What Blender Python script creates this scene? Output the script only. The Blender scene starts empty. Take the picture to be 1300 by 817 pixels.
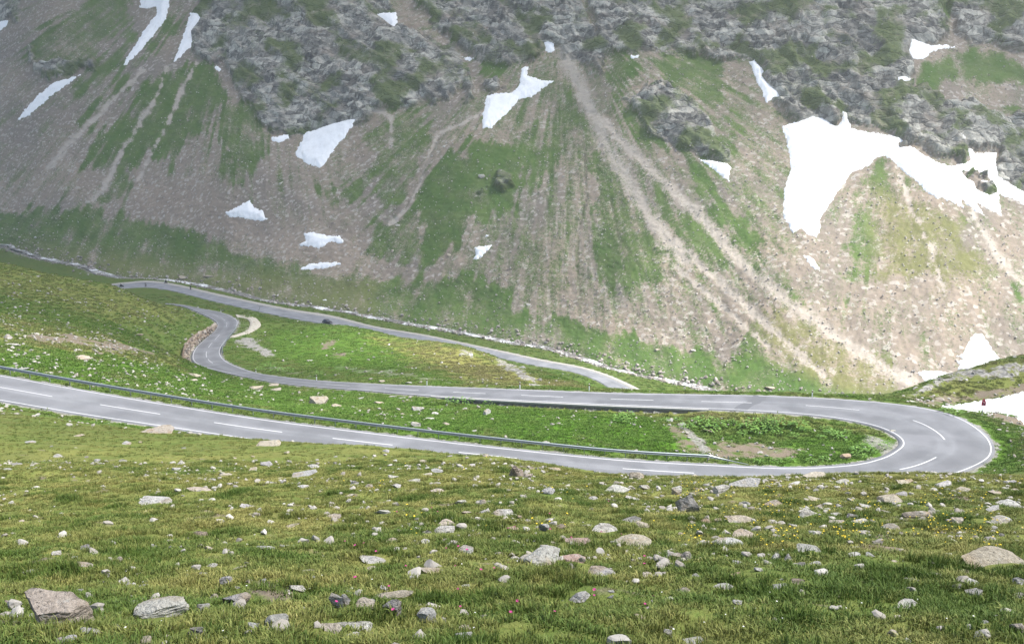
import bpy, bmesh, math, random
import numpy as np
from mathutils import Vector, Matrix
sc = bpy.context.scene
rng = np.random.default_rng(7)
random.seed(7)

# ------------------------------------------------------------------ camera, world, sun, exposure
PITCH = math.atan(298.5 / 1300.0)
cam_d = bpy.data.cameras.new("camera")
cam_d.lens = 36.0; cam_d.sensor_width = 36.0; cam_d.sensor_fit = 'HORIZONTAL'
cam_d.clip_start = 0.1; cam_d.clip_end = 9000
cam = bpy.data.objects.new("camera", cam_d); sc.collection.objects.link(cam)
cam.location = (0, 0, 0); cam.rotation_euler = (math.pi/2 - PITCH, 0, 0)
sc.camera = cam
SUN_EL, SUN_AZ = math.radians(54), math.radians(98)      # azimuth clockwise from +Y (the view direction)
world = bpy.data.worlds.new("World"); sc.world = world; world.use_nodes = True
wn = world.node_tree.nodes; wl = world.node_tree.links
sky = wn.new('ShaderNodeTexSky'); sky.sky_type = 'NISHITA'; sky.sun_disc = False
sky.sun_elevation = SUN_EL; sky.sun_rotation = SUN_AZ; sky.altitude = 2200; sky.dust_density = 2.0
wl.new(sky.outputs[0], wn['Background'].inputs[0]); wn['Background'].inputs[1].default_value = 0.12
sun_d = bpy.data.lights.new("sun", 'SUN'); sun_d.energy = 4.8; sun_d.angle = math.radians(0.6); sun_d.color = (1.0, 0.955, 0.89)
sun = bpy.data.objects.new("sun", sun_d); sc.collection.objects.link(sun)
sdir = Vector((math.sin(SUN_AZ)*math.cos(SUN_EL), math.cos(SUN_AZ)*math.cos(SUN_EL), math.sin(SUN_EL)))
sun.rotation_euler = sdir.to_track_quat('Z', 'Y').to_euler()
sc.view_settings.view_transform = 'Standard'; sc.view_settings.look = 'None'
sc.view_settings.exposure = 1.3; sc.view_settings.gamma = 1.0; sc.view_settings.use_curve_mapping = False

# ------------------------------------------------------------------ helpers
F, CX, CY = 1300.0, 650.0, 408.5
CT, ST = math.cos(PITCH), math.sin(PITCH)
def P(px, py, d):                       # a point of the place, from where it shows and how far off it is
    b = (CY-py)/F; q = CT + b*ST
    return ((px-CX)/F*d/q, d, d*(-ST + b*CT)/q)
def PZ(px, py, z):                      # the same, from its height
    b = (CY-py)/F; q = CT + b*ST
    return P(px, py, z*q/(-ST + b*CT))
def W(px, d, z): return ((px-CX)/F*d*1.02, d, z)
def proj(x, y, z):
    zc = np.maximum(y*CT - z*ST, .05); yc = y*ST + z*CT
    return CX + F*x/zc, CY - F*yc/zc
_perm = rng.permutation(4096)
_gx = np.cos(rng.random(4096)*2*np.pi); _gy = np.sin(np.arccos(np.clip(_gx, -1, 1)))*np.sign(rng.random(4096)-.5)
def noise(x, y, seed=0):
    x = np.asarray(x, float) + seed*17.31; y = np.asarray(y, float) - seed*9.77
    xi = np.floor(x).astype(np.int64); yi = np.floor(y).astype(np.int64); fx = x-xi; fy = y-yi
    def g(ix, iy, dx, dy):
        h = _perm[(_perm[ix & 4095] + iy) & 4095]; return _gx[h]*dx + _gy[h]*dy
    u = fx*fx*fx*(fx*(fx*6-15)+10); v = fy*fy*fy*(fy*(fy*6-15)+10)
    a = g(xi, yi, fx, fy); b = g(xi+1, yi, fx-1, fy); c = g(xi, yi+1, fx, fy-1); d = g(xi+1, yi+1, fx-1, fy-1)
    return 1.5*((a+(b-a)*u) + ((c+(d-c)*u) - (a+(b-a)*u))*v)
def fbm(x, y, o=4, seed=0):
    r = 0; a = 1.0; t = 0
    for i in range(o):
        r = r + a*noise(x*2**i, y*2**i, seed+i*3); t += a; a *= .5
    return r/t*1.5
def ridged(x, y, o=4, seed=0):
    r = 0; a = 1.0; t = 0
    for i in range(o):
        r = r + a*(1-2*np.abs(noise(x*2**i, y*2**i, seed+i*5))); t += a; a *= .5
    return r/t
def sstep(a, b, x):
    t = np.clip((x-a)/(b-a), 0, 1); return t*t*(3-2*t)
def sdist(poly, px, py):                # signed distance to a polygon, positive inside
    px = np.asarray(px, float); py = np.asarray(py, float)
    d = np.full(px.shape, 1e9); ins = np.zeros(px.shape, bool); n = len(poly)
    for i in range(n):
        ax, ay = poly[i]; bx, by = poly[(i+1) % n]; ex, ey = bx-ax, by-ay
        t = np.clip(((px-ax)*ex + (py-ay)*ey)/(ex*ex+ey*ey+1e-9), 0, 1)
        d = np.minimum(d, (px-ax-t*ex)**2 + (py-ay-t*ey)**2)
        c = (ay > py) != (by > py)
        ins ^= c & (px < ex*(py-ay)/(ey if ey else 1e-9) + ax)
    return np.where(ins, 1, -1)*np.sqrt(d)
def polymask(poly, px, py, soft=4, jit=0, jn=None):
    xs = [p[0] for p in poly]; ys = [p[1] for p in poly]; m = soft + abs(jit)*1.5 + 2
    sel = np.where((px > min(xs)-m) & (px < max(xs)+m) & (py > min(ys)-m) & (py < max(ys)+m))[0]
    out = np.zeros(px.shape)
    if len(sel):
        s = sdist(poly, px[sel], py[sel])
        if jit: s = s + jit*jn[sel]
        out[sel] = sstep(-soft, soft, s)
    return out
def linedist(pts, px, py):
    d = np.full(px.shape, 1e9); tt = np.zeros(px.shape); n = len(pts)-1
    for i in range(n):
        ax, ay = pts[i]; bx, by = pts[i+1]; ex, ey = bx-ax, by-ay
        t = np.clip(((px-ax)*ex+(py-ay)*ey)/(ex*ex+ey*ey), 0, 1)
        q = np.hypot(px-ax-t*ex, py-ay-t*ey); k = q < d
        d = np.where(k, q, d); tt = np.where(k, (i+t)/n, tt)
    return d, tt
def spline(A, sub=10):
    A = np.asarray(A, float); out = []; n = len(A)
    for i in range(n-1):
        p0 = A[max(i-1, 0)]; p1 = A[i]; p2 = A[i+1]; p3 = A[min(i+2, n-1)]
        for k in range(sub):
            t = k/sub
            out.append(.5*((2*p1)+(-p0+p2)*t+(2*p0-5*p1+4*p2-p3)*t*t+(-p0+3*p1-3*p2+p3)*t**3))
    out.append(A[-1]); return np.array(out)

def mesh_np(name, V, Fc, mats=(), smooth=True):
    me = bpy.data.meshes.new(name); V = np.asarray(V, np.float32); Fc = np.asarray(Fc, np.int32)
    me.vertices.add(len(V)); me.vertices.foreach_set('co', V.ravel())
    k = Fc.shape[1]
    me.loops.add(len(Fc)*k); me.loops.foreach_set('vertex_index', Fc.ravel())
    me.polygons.add(len(Fc)); me.polygons.foreach_set('loop_start', np.arange(0, len(Fc)*k, k, dtype=np.int32))
    me.polygons.foreach_set('use_smooth', np.full(len(Fc), smooth))
    for m in mats: me.materials.append(m)
    me.update(calc_edges=True); me.validate(); return me
def attr(me, name, vals):
    a = me.attributes.new(name, 'FLOAT', 'POINT'); a.data.foreach_set('value', np.asarray(vals, np.float32))
def link(name, me, loc=(0, 0, 0), rot=(0, 0, 0), parent=None, scale=None):
    o = bpy.data.objects.new(name, me); sc.collection.objects.link(o)
    o.location = loc; o.rotation_euler = rot
    if scale is not None: o.scale = scale
    if parent: o.parent = parent
    return o
def tag(o, label=None, cat=None, group=None, kind=None):
    if label: o['label'] = label
    if cat: o['category'] = cat
    if group: o['group'] = group
    if kind: o['kind'] = kind
    return o
def bm_mesh(name, bm, mats=(), smooth=False):
    me = bpy.data.meshes.new(name); bm.normal_update(); bm.to_mesh(me); bm.free()
    for m in mats: me.materials.append(m)
    if smooth:
        for p in me.polygons: p.use_smooth = True
    return me
def add_box(bm, c, s, rz=0, bevel=0):
    M = Matrix.Translation(c) @ Matrix.Rotation(rz, 4, 'Z') @ Matrix.Diagonal((*s, 1))
    r = bmesh.ops.create_cube(bm, size=1, matrix=M)
    if bevel:
        es = list({e for v in r['verts'] for e in v.link_edges})
        bmesh.ops.bevel(bm, geom=es, offset=bevel, segments=1, affect='EDGES')
def add_cyl(bm, a, b, r, seg=8, r2=None):
    a = Vector(a); b = Vector(b); v = b-a
    M = Matrix.Translation((a+b)/2) @ v.to_track_quat('Z', 'Y').to_matrix().to_4x4()
    bmesh.ops.create_cone(bm, cap_ends=True, segments=seg, radius1=r, radius2=r if r2 is None else r2, depth=v.length, matrix=M)

# ------------------------------------------------------------------ roads: stations (inner edge, outer edge) of the hairpin road
HS = [((-260, 432, 97), (-260, 466, 88)), ((-120, 455, 96), (-120, 489, 87.6)), ((0, 475, 95), (0, 509, 87)), ((100, 493, 94.3), (100, 526, 87)),
 ((213, 512, 93.8), (213, 543, 87)), ((330, 530, 93.3), (330, 560, 87.2)), ((440, 544, 92.9), (440, 573, 87.2)), ((540, 556, 92.5), (540, 583, 87)), ((646, 567.7, 92), (646, 594, 86.8)),
 ((780, 581, 92), (780, 607, 87)), ((900, 588, 92.5), (900, 615, 87.4)), ((1000, 592, 93), (1010, 619, 87.8)),
 ((1075, 588.3, 94.5), (1115, 616.5, 89.2)), ((1114, 580, 96.5), (1198, 606.5, 91.6)), ((1134, 570, 98.7), (1249, 588, 95.3)), ((1141, 562, 100.5), (1263, 571, 98.9)),
 ((1135, 553, 102.4), (1251, 549.5, 103.6)), ((1114, 543, 105), (1215, 528, 108.6)), ((1080, 534.5, 107.3), (1160, 515, 113)), ((1030, 527.3, 109.2), (1080, 507, 115.5)),
 ((956, 522, 110.5), (985, 502, 117)), ((860, 518, 111.5), (870, 499.7, 117.5)), ((780, 515, 113), (785, 498.3, 118.5)), ((690, 510.8, 116), (694, 495, 121.5)),
 ((600, 506, 120), (605, 491.8, 126)), ((523, 501, 126), (528, 489, 132)), ((461, 495.6, 134), (467, 486.2, 140)), ((400, 491, 143.5), (410, 483, 150)),
 ((350, 485.6, 154), (362, 478.3, 161)), ((310, 478, 166), (327, 473.2, 172)), ((275, 470.5, 178), (302, 465, 183)), ((252, 463.8, 187), (285.5, 456.5, 194)),
 ((243, 455.4, 197), (280, 446, 204)), ((246, 443.5, 207), (285, 435, 214)), ((258, 431.5, 220), (297, 420, 229)), ((271.5, 420.5, 231), (302, 409.5, 242)),
 ((275.8, 412.3, 239), (297, 403, 250)), ((271, 406, 246), (279.5, 396, 259)), ((257, 398.8, 253), (255, 391.3, 264)), ((229, 388, 263), (229, 386.2, 273)),
 ((195, 386, 272), (192, 384.5, 282)), ((160, 388, 284), (152, 388, 294))]
HI = np.array([P(*a) for a, b in HS]); HO = np.array([P(*b) for a, b in HS])
HR = spline(np.hstack([HI, HO]), 12)
VZ = -87.0                                # the valley floor road
FS = [((40, 372), (42, 364)), ((85, 369.5), (88, 362.5)), ((130, 367), (128, 361.2)), ((160, 365.6), (160, 358)), ((189, 364.6), (191, 356)), ((222, 369.6), (226, 361)), ((267, 381), (272, 371.6)), ((317, 392.4), (322, 382.5)),
 ((366, 402.8), (372, 392.4)), ((415, 411.4), (421, 400.2)), ((470, 421), (477, 414)), ((535, 432), (542, 425)), ((600, 444.5), (607, 438.6)), ((640, 455), (648, 447.2)), ((680, 463.5), (690, 456.3)),
 ((724, 471), (735, 464.5)), ((755, 481.5), (768, 474)), ((777, 495), (800, 487.5)), ((790, 509), (822, 499)), ((800, 526), (850, 513))]
FL = np.array([PZ(*a, VZ-.8*i/19) for i, (a, b) in enumerate(FS)]); FU = np.array([PZ(*b, VZ-.8*i/19) for i, (a, b) in enumerate(FS)])
FR = spline(np.hstack([FL, FU]), 10)
# the lay-by path beside the S bend: (inner, outer) edges
PS = [((296, 426), (292, 428.5)), ((303, 424), (300, 427.5)), ((311, 421), (314, 424)), ((316, 416.5), (325, 418.5)), ((317.5, 411), (331, 413)), ((314.5, 406), (326, 405)), ((308, 403.5), (313, 401)), ((301, 403), (299, 399.8))]
# the stream (centre line, height, half width)
SS = [(-420, 243, -82), (-250, 270, -83), (-100, 292, -84.5), (0, 308.5, -86), (22, 314.5, -86.2), (48, 324, -86.6), (80, 331.5, -87.2), (103, 335, -87.5), (128, 345, -88), (160, 352, -88.3), (200, 353.5, -88.5), (235, 357.5, -88.6),
 (277, 365.5, -88.8), (332, 379.6, -89), (371, 385.3, -89), (420, 392, -89.2), (477, 402, -89.4), (538, 413, -89.7), (590, 421.5, -90), (646, 433.5, -90.3), (692, 439.5, -90.5), (732, 451, -90.8), (769, 465, -91), (810, 474.5, -91.2),
 (850, 481.5, -91.5), (891, 489.5, -91.8), (932, 501, -92), (985, 509, -92.3), (1060, 515, -92.6), (1160, 517, -93), (1300, 515, -94), (1500, 508, -95), (1760, 500, -96)]
ST3 = np.array([PZ(a, b, c) for a, b, c in SS]); SR = spline(ST3, 10)

# ------------------------------------------------------------------ the lie of the land: a smooth surface through surveyed points
C = []
def add(*pts): C.extend(P(*p) for p in pts)
for p in HS:
    C.append(P(*p[0])); C.append(P(*p[1]))
for a, b in zip(FL[::1], FU[::1]): C.append(tuple(a)); C.append(tuple(b))
for x in (-30, -12, -4, 0, 4, 12, 30):
    C.append((x, 0, -1.75)); C.append((x*.8, -6, -.6)); C.append((x, 3, -2.55))
for px in (-250, 0, 215, 430, 650, 820, 1000, 1180, 1330, 1550): add((px, 817, 6), (px, 760, 7.8), (px, 700, 11), (px, 660, 15))
for px in (-250, 0): add((px, 636, 18.5), (px, 600, 26), (px, 570, 38), (px, 545, 54), (px, 525, 73))
add((100, 636, 18.5), (100, 602, 26), (100, 576, 37), (100, 553, 53), (100, 538, 72))
add((215, 634, 18.5), (215, 602, 26), (215, 577, 37), (215, 560, 50), (215, 548.5, 70))
add((430, 630, 19), (430, 600, 26), (430, 581, 33), (430, 566, 43), (430, 568, 58), (430, 571, 75))
add((650, 630, 19), (650, 605, 25), (650, 584, 33), (650, 592, 50), (650, 594, 70))
add((820, 632, 19.5), (820, 609.5, 27), (820, 616, 42), (820, 614, 66))
add((1000, 630, 19.5), (1000, 604, 27), (1000, 617, 43), (1000, 620, 66))
add((1180, 630, 19.5), (1180, 604, 28), (1180, 617, 45), (1180, 616, 70))
add((1330, 630, 20), (1330, 606, 29), (1330, 614, 46), (1330, 606, 70)); add((1550, 630, 20), (1550, 606, 30), (1550, 610, 50), (1550, 600, 75))
add((1300, 588, 88), (1300, 562, 97), (1285, 545, 105), (1300, 540, 112), (1450, 575, 92), (1450, 540, 110), (1600, 560, 95), (1600, 520, 115), (1600, 480, 137), (1600, 430, 152))
add((1213, 521, 116), (1240, 524.5, 117), (1267, 527, 117), (1300, 537, 115), (1300, 497, 137), (1232, 510, 134), (1190, 517, 121), (1300, 450, 149), (1265, 457.6, 147), (1232, 467.5, 146), (1206, 475.5, 144), (1177, 489, 137), (1153, 504, 125), (1400, 480, 142), (1400, 430, 152))
for px in (1160, 1230, 1300, 1450, 1600): C += [W(px, 172, -60), W(px, 215, -80), W(px, 260, -90)]
for px in (800, 900, 1000, 1080): C += [W(px, 150, -52), W(px, 190, -70), W(px, 240, -84)]
add((440, 414, 238), (523, 431.5, 234), (560, 438.5, 229), (600, 450, 220), (621, 458.5, 210), (646, 467, 196), (671, 477, 178), (708, 484, 164), (748, 494.6, 146))
C += [W(440, 300, -75), W(500, 292, -77), W(560, 285, -78), W(640, 255, -78), W(700, 225, -77), W(750, 195, -75)]
add((700, 474, 288), (730, 480, 282), (600, 481, 140), (600, 466, 166), (500, 472, 154), (500, 452, 182), (500, 436, 212), (400, 471, 166), (400, 440, 205), (400, 422, 228), (350, 452, 198), (340, 426, 228), (340, 405, 252), (330, 415, 240), (650, 486, 137), (690, 490.5, 132))
add((225, 458, 196), (236, 440, 210), (250, 424, 226), (262, 411, 240), (0, 440, 112), (0, 410, 138), (0, 380, 175), (0, 352, 215), (0, 334, 252), (80, 440, 122), (80, 415, 150), (80, 390, 185), (80, 365, 228), (80, 351, 258), (150, 450, 130), (150, 427, 160), (150, 402, 198), (150, 380, 236), (145, 363.5, 264), (220, 471, 138), (220, 450, 172), (215, 428, 205), (222, 402, 240))
add((-250, 415, 110), (-250, 370, 165), (-250, 310, 250), (180, 492, 104), (300, 497, 128), (300, 513, 111), (420, 517, 114), (420, 502, 134), (560, 527, 110), (560, 513, 120), (700, 541, 102), (700, 524, 111), (850, 561, 98.5), (850, 537, 106.5), (960, 563, 100), (960, 541, 107), (1060, 563, 100.5), (1050, 545, 105.5))
C += [W(0, 300, -62), W(0, 400, -79), W(0, 500, -85), W(120, 320, -70), W(120, 400, -83), W(230, 320, -74), W(230, 365, -83), W(-250, 300, -56), W(-250, 450, -77), W(-250, 600, -83), W(340, 310, -77), W(340, 345, -85), W(270, 318, -74), W(270, 365, -84.5), W(60, 470, -87)]
for p in ST3[::1]: C.append((p[0], p[1], p[2]+.4))
RIV_T = ST3[:, 0]/ST3[:, 1]
def river_y(t): return np.interp(t, RIV_T, ST3[:, 1])
APR = {-420: 60, -250: 60, -100: 55, 0: 48, 100: 45, 200: 45, 300: 40, 400: 38, 500: 36, 600: 28, 700: 24, 800: 24, 900: 22, 1000: 14, 1100: 10, 1200: 8, 1300: 8, 1450: 8, 1700: 8}
SLP = {-420: .6, -250: .6, 0: .6, 300: .6, 500: .62, 700: .64, 1000: .62, 1300: .6, 1700: .6}
for px, ap in APR.items():
    t = (px-CX)/F; d = float(river_y(t*.985)); z = float(np.interp(t, RIV_T, ST3[:, 2])) + .5
    b = (CY-110)/F
    d1 = d + ap; z1 = z + ap*.2; s = float(np.interp(px, list(SLP), list(SLP.values())))
    C.append(W(px, d1, z1))
    for k, zz in ((30, 0), (70, 0), (110, 0), (160, 2), (220, 8), (300, 30), (420, 80)):
        C.append(W(px, d1+k, z1+k*s*(1+.06*math.sin(px*.02+k*.03))+zz))
C = np.array(C)
K = 9.0
def us(x, y): return x/(y+K)*2.2, np.log(y+K)
cu, cs = us(C[:, 0], C[:, 1]); cw = C[:, 2]/(C[:, 1]+K)
def phi(r2): return .5*r2*np.log(r2+1e-12)
n = len(C)
A = np.zeros((n+3, n+3)); A[:n, :n] = phi((cu[:, None]-cu)**2+(cs[:, None]-cs)**2) + np.eye(n)*2e-6
A[:n, n] = 1; A[:n, n+1] = cu; A[:n, n+2] = cs; A[n:, :n] = A[:n, n:].T
sol = np.linalg.lstsq(A, np.concatenate([cw, [0, 0, 0]]), rcond=None)[0]
GU = np.linspace(-2.0, 2.0, 420); GS = np.linspace(math.log(1.5), math.log(1400), 620)
G = np.empty((len(GS), len(GU)))
for i in range(0, len(GS), 20):
    a, b = np.meshgrid(GU, GS[i:i+20]); a = a.ravel(); b = b.ravel()
    G[i:i+20] = (phi((a[:, None]-cu)**2+(b[:, None]-cs)**2) @ sol[:n] + sol[n] + sol[n+1]*a + sol[n+2]*b).reshape(-1, len(GU))
def base_h(x, y):
    u, s = us(np.asarray(x, float), np.asarray(y, float))
    a = np.clip((u-GU[0])/(GU[1]-GU[0]), 0, len(GU)-1.001); b = np.clip((s-GS[0])/(GS[1]-GS[0]), 0, len(GS)-1.001)
    i = a.astype(int); j = b.astype(int); fa = a-i; fb = b-j
    w = (G[j, i]*(1-fa)+G[j, i+1]*fa)*(1-fb) + (G[j+1, i]*(1-fa)+G[j+1, i+1]*fa)*fb
    return w*(np.asarray(y)+K)

def ribbon_field(R, x, y, reach):
    """distance outside a ribbon R (n,6) (negative inside) and the ribbon's height there"""
    inside = np.zeros(x.shape, bool); D = []; Z = []
    for e in (R[:, :3], R[:, 3:]):
        bd = np.full(x.shape, 1e9); bz = np.zeros(x.shape)
        for i in range(len(e)-1):
            p, q = e[i], e[i+1]; lo = np.minimum(p, q)-reach-4; hi = np.maximum(p, q)+reach+4
            s = np.where((x > lo[0]) & (x < hi[0]) & (y > lo[1]) & (y < hi[1]))[0]
            if not len(s): continue
            ex, ey = (q-p)[:2]; t = np.clip(((x[s]-p[0])*ex+(y[s]-p[1])*ey)/(ex*ex+ey*ey+1e-9), 0, 1)
            d = np.hypot(x[s]-p[0]-t*ex, y[s]-p[1]-t*ey); k = d < bd[s]
            bd[s] = np.where(k, d, bd[s]); bz[s] = np.where(k, p[2]+(q[2]-p[2])*t, bz[s])
        D.append(bd); Z.append(bz)
    for i in range(len(R)-1):
        Qd = [R[i, :2], R[i, 3:5], R[i+1, 3:5], R[i+1, :2]]; xs = [q[0] for q in Qd]; ys = [q[1] for q in Qd]
        s = np.where((x >= min(xs)) & (x <= max(xs)) & (y >= min(ys)) & (y <= max(ys)))[0]
        if not len(s): continue
        c = np.zeros(len(s), bool)
        for j in range(4):
            (ax, ay), (bx, by) = Qd[j], Qd[(j+1) % 4]; c ^= ((ay > y[s]) != (by > y[s])) & (x[s] < (bx-ax)*(y[s]-ay)/(by-ay+1e-12)+ax)
        inside[s] |= c
    m = np.minimum(*D); hz = np.where(inside, (Z[0]*D[1]+Z[1]*D[0])/(D[0]+D[1]+1e-9), np.where(D[0] < D[1], Z[0], Z[1]))
    return np.where(inside, -m, m), hz

def roads_apply(x, y, z):
    """level the land under the roads; also gives how far each point is from an edge"""
    edge = np.full(x.shape, 1e9)
    for R, reach, soft in ((HR, 6, 3.2), (FR, 9, 6)):
        e, h = ribbon_field(R, x, y, reach)
        w = 1-sstep(.5, soft, e)
        z = z*(1-w) + (h-.07-.05*sstep(.1, -1, e)-.16*sstep(150, 220, y)*sstep(.6, -.5, e))*w
        edge = np.minimum(edge, e)
    return z, edge
_wpx, _wpy = proj(HR[:, 0], HR[:, 1], HR[:, 2])
WI = np.where((_wpx > 543) & (_wpx < 905) & (_wpy < 526))[0]; WALL = HR[WI, :3]
def stream_dist(x, y):
    d, t = linedist([(p[0], p[1]) for p in SR[::3]], x, y); return d
def ground_noise(x, y):
    near = 1-sstep(25, 70, y)
    return near*(.08*fbm(x*.9, y*.9, 3, 1) + .13*noise(x*.25, y*.25, 5) + .035*noise(x*2.3, y*2.3, 8)) + (1-near)*(.28*fbm(x*.16, y*.16, 4, 2))
def ground_h(x, y, full=False):
    x = np.atleast_1d(np.asarray(x, float)); y = np.atleast_1d(np.asarray(y, float))
    z = base_h(x, y); z = z + ground_noise(x, y)*sstep(-3, 1, y)
    z, e = roads_apply(x, y, z)
    s = np.where((y > 100) & (y < 135) & (e > .12))[0]                       # the land drops below the walled edge of the far leg
    if len(s):
        d, t = linedist([(p[0], p[1]) for p in WALL[::4]], x[s], y[s]); z[s] -= .45*(1-sstep(1.2, 5.5, d))*(y[s] < np.interp(x[s], WALL[::-1, 0] if WALL[0, 0] > WALL[-1, 0] else WALL[:, 0], WALL[::-1, 1] if WALL[0, 0] > WALL[-1, 0] else WALL[:, 1]))*sstep(0, .1, np.minimum(t, 1-t))
    far = y > 200
    if far.any():
        sd = stream_dist(x[far], y[far]); z[far] -= 1.3*(1-sstep(1.0, 6.0, sd))
    return (z, e) if full else z

# ------------------------------------------------------------------ materials
class NB:
    def __init__(s, name, rough=.9, spec=.25):
        s.m = bpy.data.materials.new(name); s.m.use_nodes = True; s.t = s.m.node_tree; s.n = s.t.nodes
        s.b = s.n['Principled BSDF']; s.b.inputs['Roughness'].default_value = rough; s.b.inputs['Specular IOR Level'].default_value = spec
        s.o = None
    def put(s, sock, v):
        if v is None: return
        if hasattr(v, 'is_output') or isinstance(v, bpy.types.NodeSocket): s.t.links.new(v, sock)
        elif isinstance(v, (tuple, list)) and len(v) == 3 and len(sock.default_value) == 4: sock.default_value = (*v, 1)
        else: sock.default_value = v
    def pos(s):
        if s.o is None: s.o = s.n.new('ShaderNodeTexCoord').outputs['Object']
        return s.o
    def gpos(s): return s.n.new('ShaderNodeNewGeometry').outputs['Position']
    def noise(s, scale, detail=4, rough=.55, vec=None, dist=0):
        k = s.n.new('ShaderNodeTexNoise'); s.put(k.inputs['Vector'], vec or s.pos())
        k.inputs['Scale'].default_value = scale; k.inputs['Detail'].default_value = detail; k.inputs['Roughness'].default_value = rough; k.inputs['Distortion'].default_value = dist
        return k.outputs[0]
    def voro(s, scale, feat='F1', vec=None, out='Distance', rnd=1.0):
        k = s.n.new('ShaderNodeTexVoronoi'); k.feature = feat; s.put(k.inputs['Vector'], vec or s.pos()); k.inputs['Scale'].default_value = scale
        k.inputs['Randomness'].default_value = rnd
        return k.outputs[out]
    def attr(s, name, inst=False):
        k = s.n.new('ShaderNodeAttribute'); k.attribute_name = name
        if inst: k.attribute_type = 'INSTANCER'
        return k.outputs['Fac']
    def math(s, op, a, b=0., c=None):
        k = s.n.new('ShaderNodeMath'); k.operation = op; s.put(k.inputs[0], a); s.put(k.inputs[1], b)
        if c is not None: s.put(k.inputs[2], c)
        return k.outputs[0]
    def step(s, a, b, x, o0=0., o1=1.):
        k = s.n.new('ShaderNodeMapRange'); k.interpolation_type = 'SMOOTHSTEP'; s.put(k.inputs[0], x)
        for i, v in enumerate((a, b, o0, o1)): k.inputs[i+1].default_value = v
        return k.outputs[0]
    def mix(s, f, a, b, mode='MIX'):
        k = s.n.new('ShaderNodeMix'); k.data_type = 'RGBA'; k.blend_type = mode; s.put(k.inputs['Factor'], f); s.put(k.inputs[6], a); s.put(k.inputs[7], b)
        return k.outputs[2]
    def map(s, scale, rot=(0, 0, 0), vec=None):
        k = s.n.new('ShaderNodeMapping'); s.put(k.inputs[0], vec or s.pos()); k.inputs['Scale'].default_value = scale; k.inputs['Rotation'].default_value = rot
        return k.outputs[0]
    def bump(s, h, strength=.5, dist=.1):
        k = s.n.new('ShaderNodeBump'); k.inputs['Strength'].default_value = strength; k.inputs['Distance'].default_value = dist; s.put(k.inputs['Height'], h)
        s.t.links.new(k.outputs[0], s.b.inputs['Normal'])
    def col(s, c): s.put(s.b.inputs['Base Color'], c); return s
    def rgh(s, v): s.put(s.b.inputs['Roughness'], v); return s

def plain(name, c, rough=.6, metal=0., spec=.3, var=.12, scale=6):
    b = NB(name, rough, spec); b.b.inputs['Metallic'].default_value = metal
    v = b.noise(scale, 3); b.col(b.mix(v, tuple(x*(1-var) for x in c), tuple(min(1, x*(1+var)) for x in c))); return b.m

def ground_material():
    b = NB('meadow_ground', .95, .15)
    n1 = b.noise(.06, 5); n2 = b.noise(.7, 5, .65); n3 = b.noise(6, 4, .7); n4 = b.noise(.25, 4)
    dry, lush, dirt, grav, rock = (b.attr(a) for a in ('dry', 'lush', 'dirt', 'gravel', 'rock'))
    g = b.mix(b.step(.35, .65, n2), (.06, .105, .018), (.10, .145, .032))
    g = b.mix(b.step(.4, .7, n4, 0, .5), g, (.115, .115, .04))
    g = b.mix(lush, g, b.mix(n2, (.05, .13, .008), (.085, .18, .014)))
    d = b.mix(n2, (.17, .165, .045), (.29, .27, .085))
    g = b.mix(b.math('MULTIPLY', dry, b.step(.25, .6, n3)), g, d)
    g = b.mix(b.step(.58, .72, n3, 0, .55), g, (.045, .05, .015))
    soil = b.mix(n3, (.085, .07, .05), (.25, .205, .155))
    g = b.mix(b.step(.35, .65, b.math('ADD', dirt, b.math('MULTIPLY', b.math('SUBTRACT', n2, .5), 1.5))), g, soil)
    gr = b.mix(b.voro(5, out='Color'), (.13, .125, .115), (.34, .33, .305)); gr = b.mix(b.step(0, .25, b.voro(5), .65, 0), gr, gr)
    gr = b.mix(b.step(.45, .7, n2, 0, .45), gr, (.1, .12, .04))
    g = b.mix(b.step(.35, .65, b.math('ADD', grav, b.math('MULTIPLY', b.math('ADD', b.math('SUBTRACT', n3, .5), b.math('SUBTRACT', n2, .5)), 1.2))), g, gr)
    gcr = b.voro(1.0, 'DISTANCE_TO_EDGE', b.map((.5, .5, 1.6), (.3, .2, .4))); r = b.mix(b.step(.25, .75, b.noise(1.2, 6, .75)), (.10, .098, .09), (.42, .405, .37)); r = b.mix(b.step(0, .08, gcr, .7, 0), r, (.05, .05, .045)); r = b.mix(b.step(.5, .7, b.noise(.8, 3), 0, .35), r, (.27, .21, .15))
    g = b.mix(b.step(.35, .6, b.math('ADD', rock, b.math('MULTIPLY', b.math('SUBTRACT', b.noise(.9, 5, .65), .5), 1.9))), g, r)
    b.col(g); b.bump(b.math('ADD', n3, b.math('MULTIPLY', n2, 2.0)), .7, .12); return b.m

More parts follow.
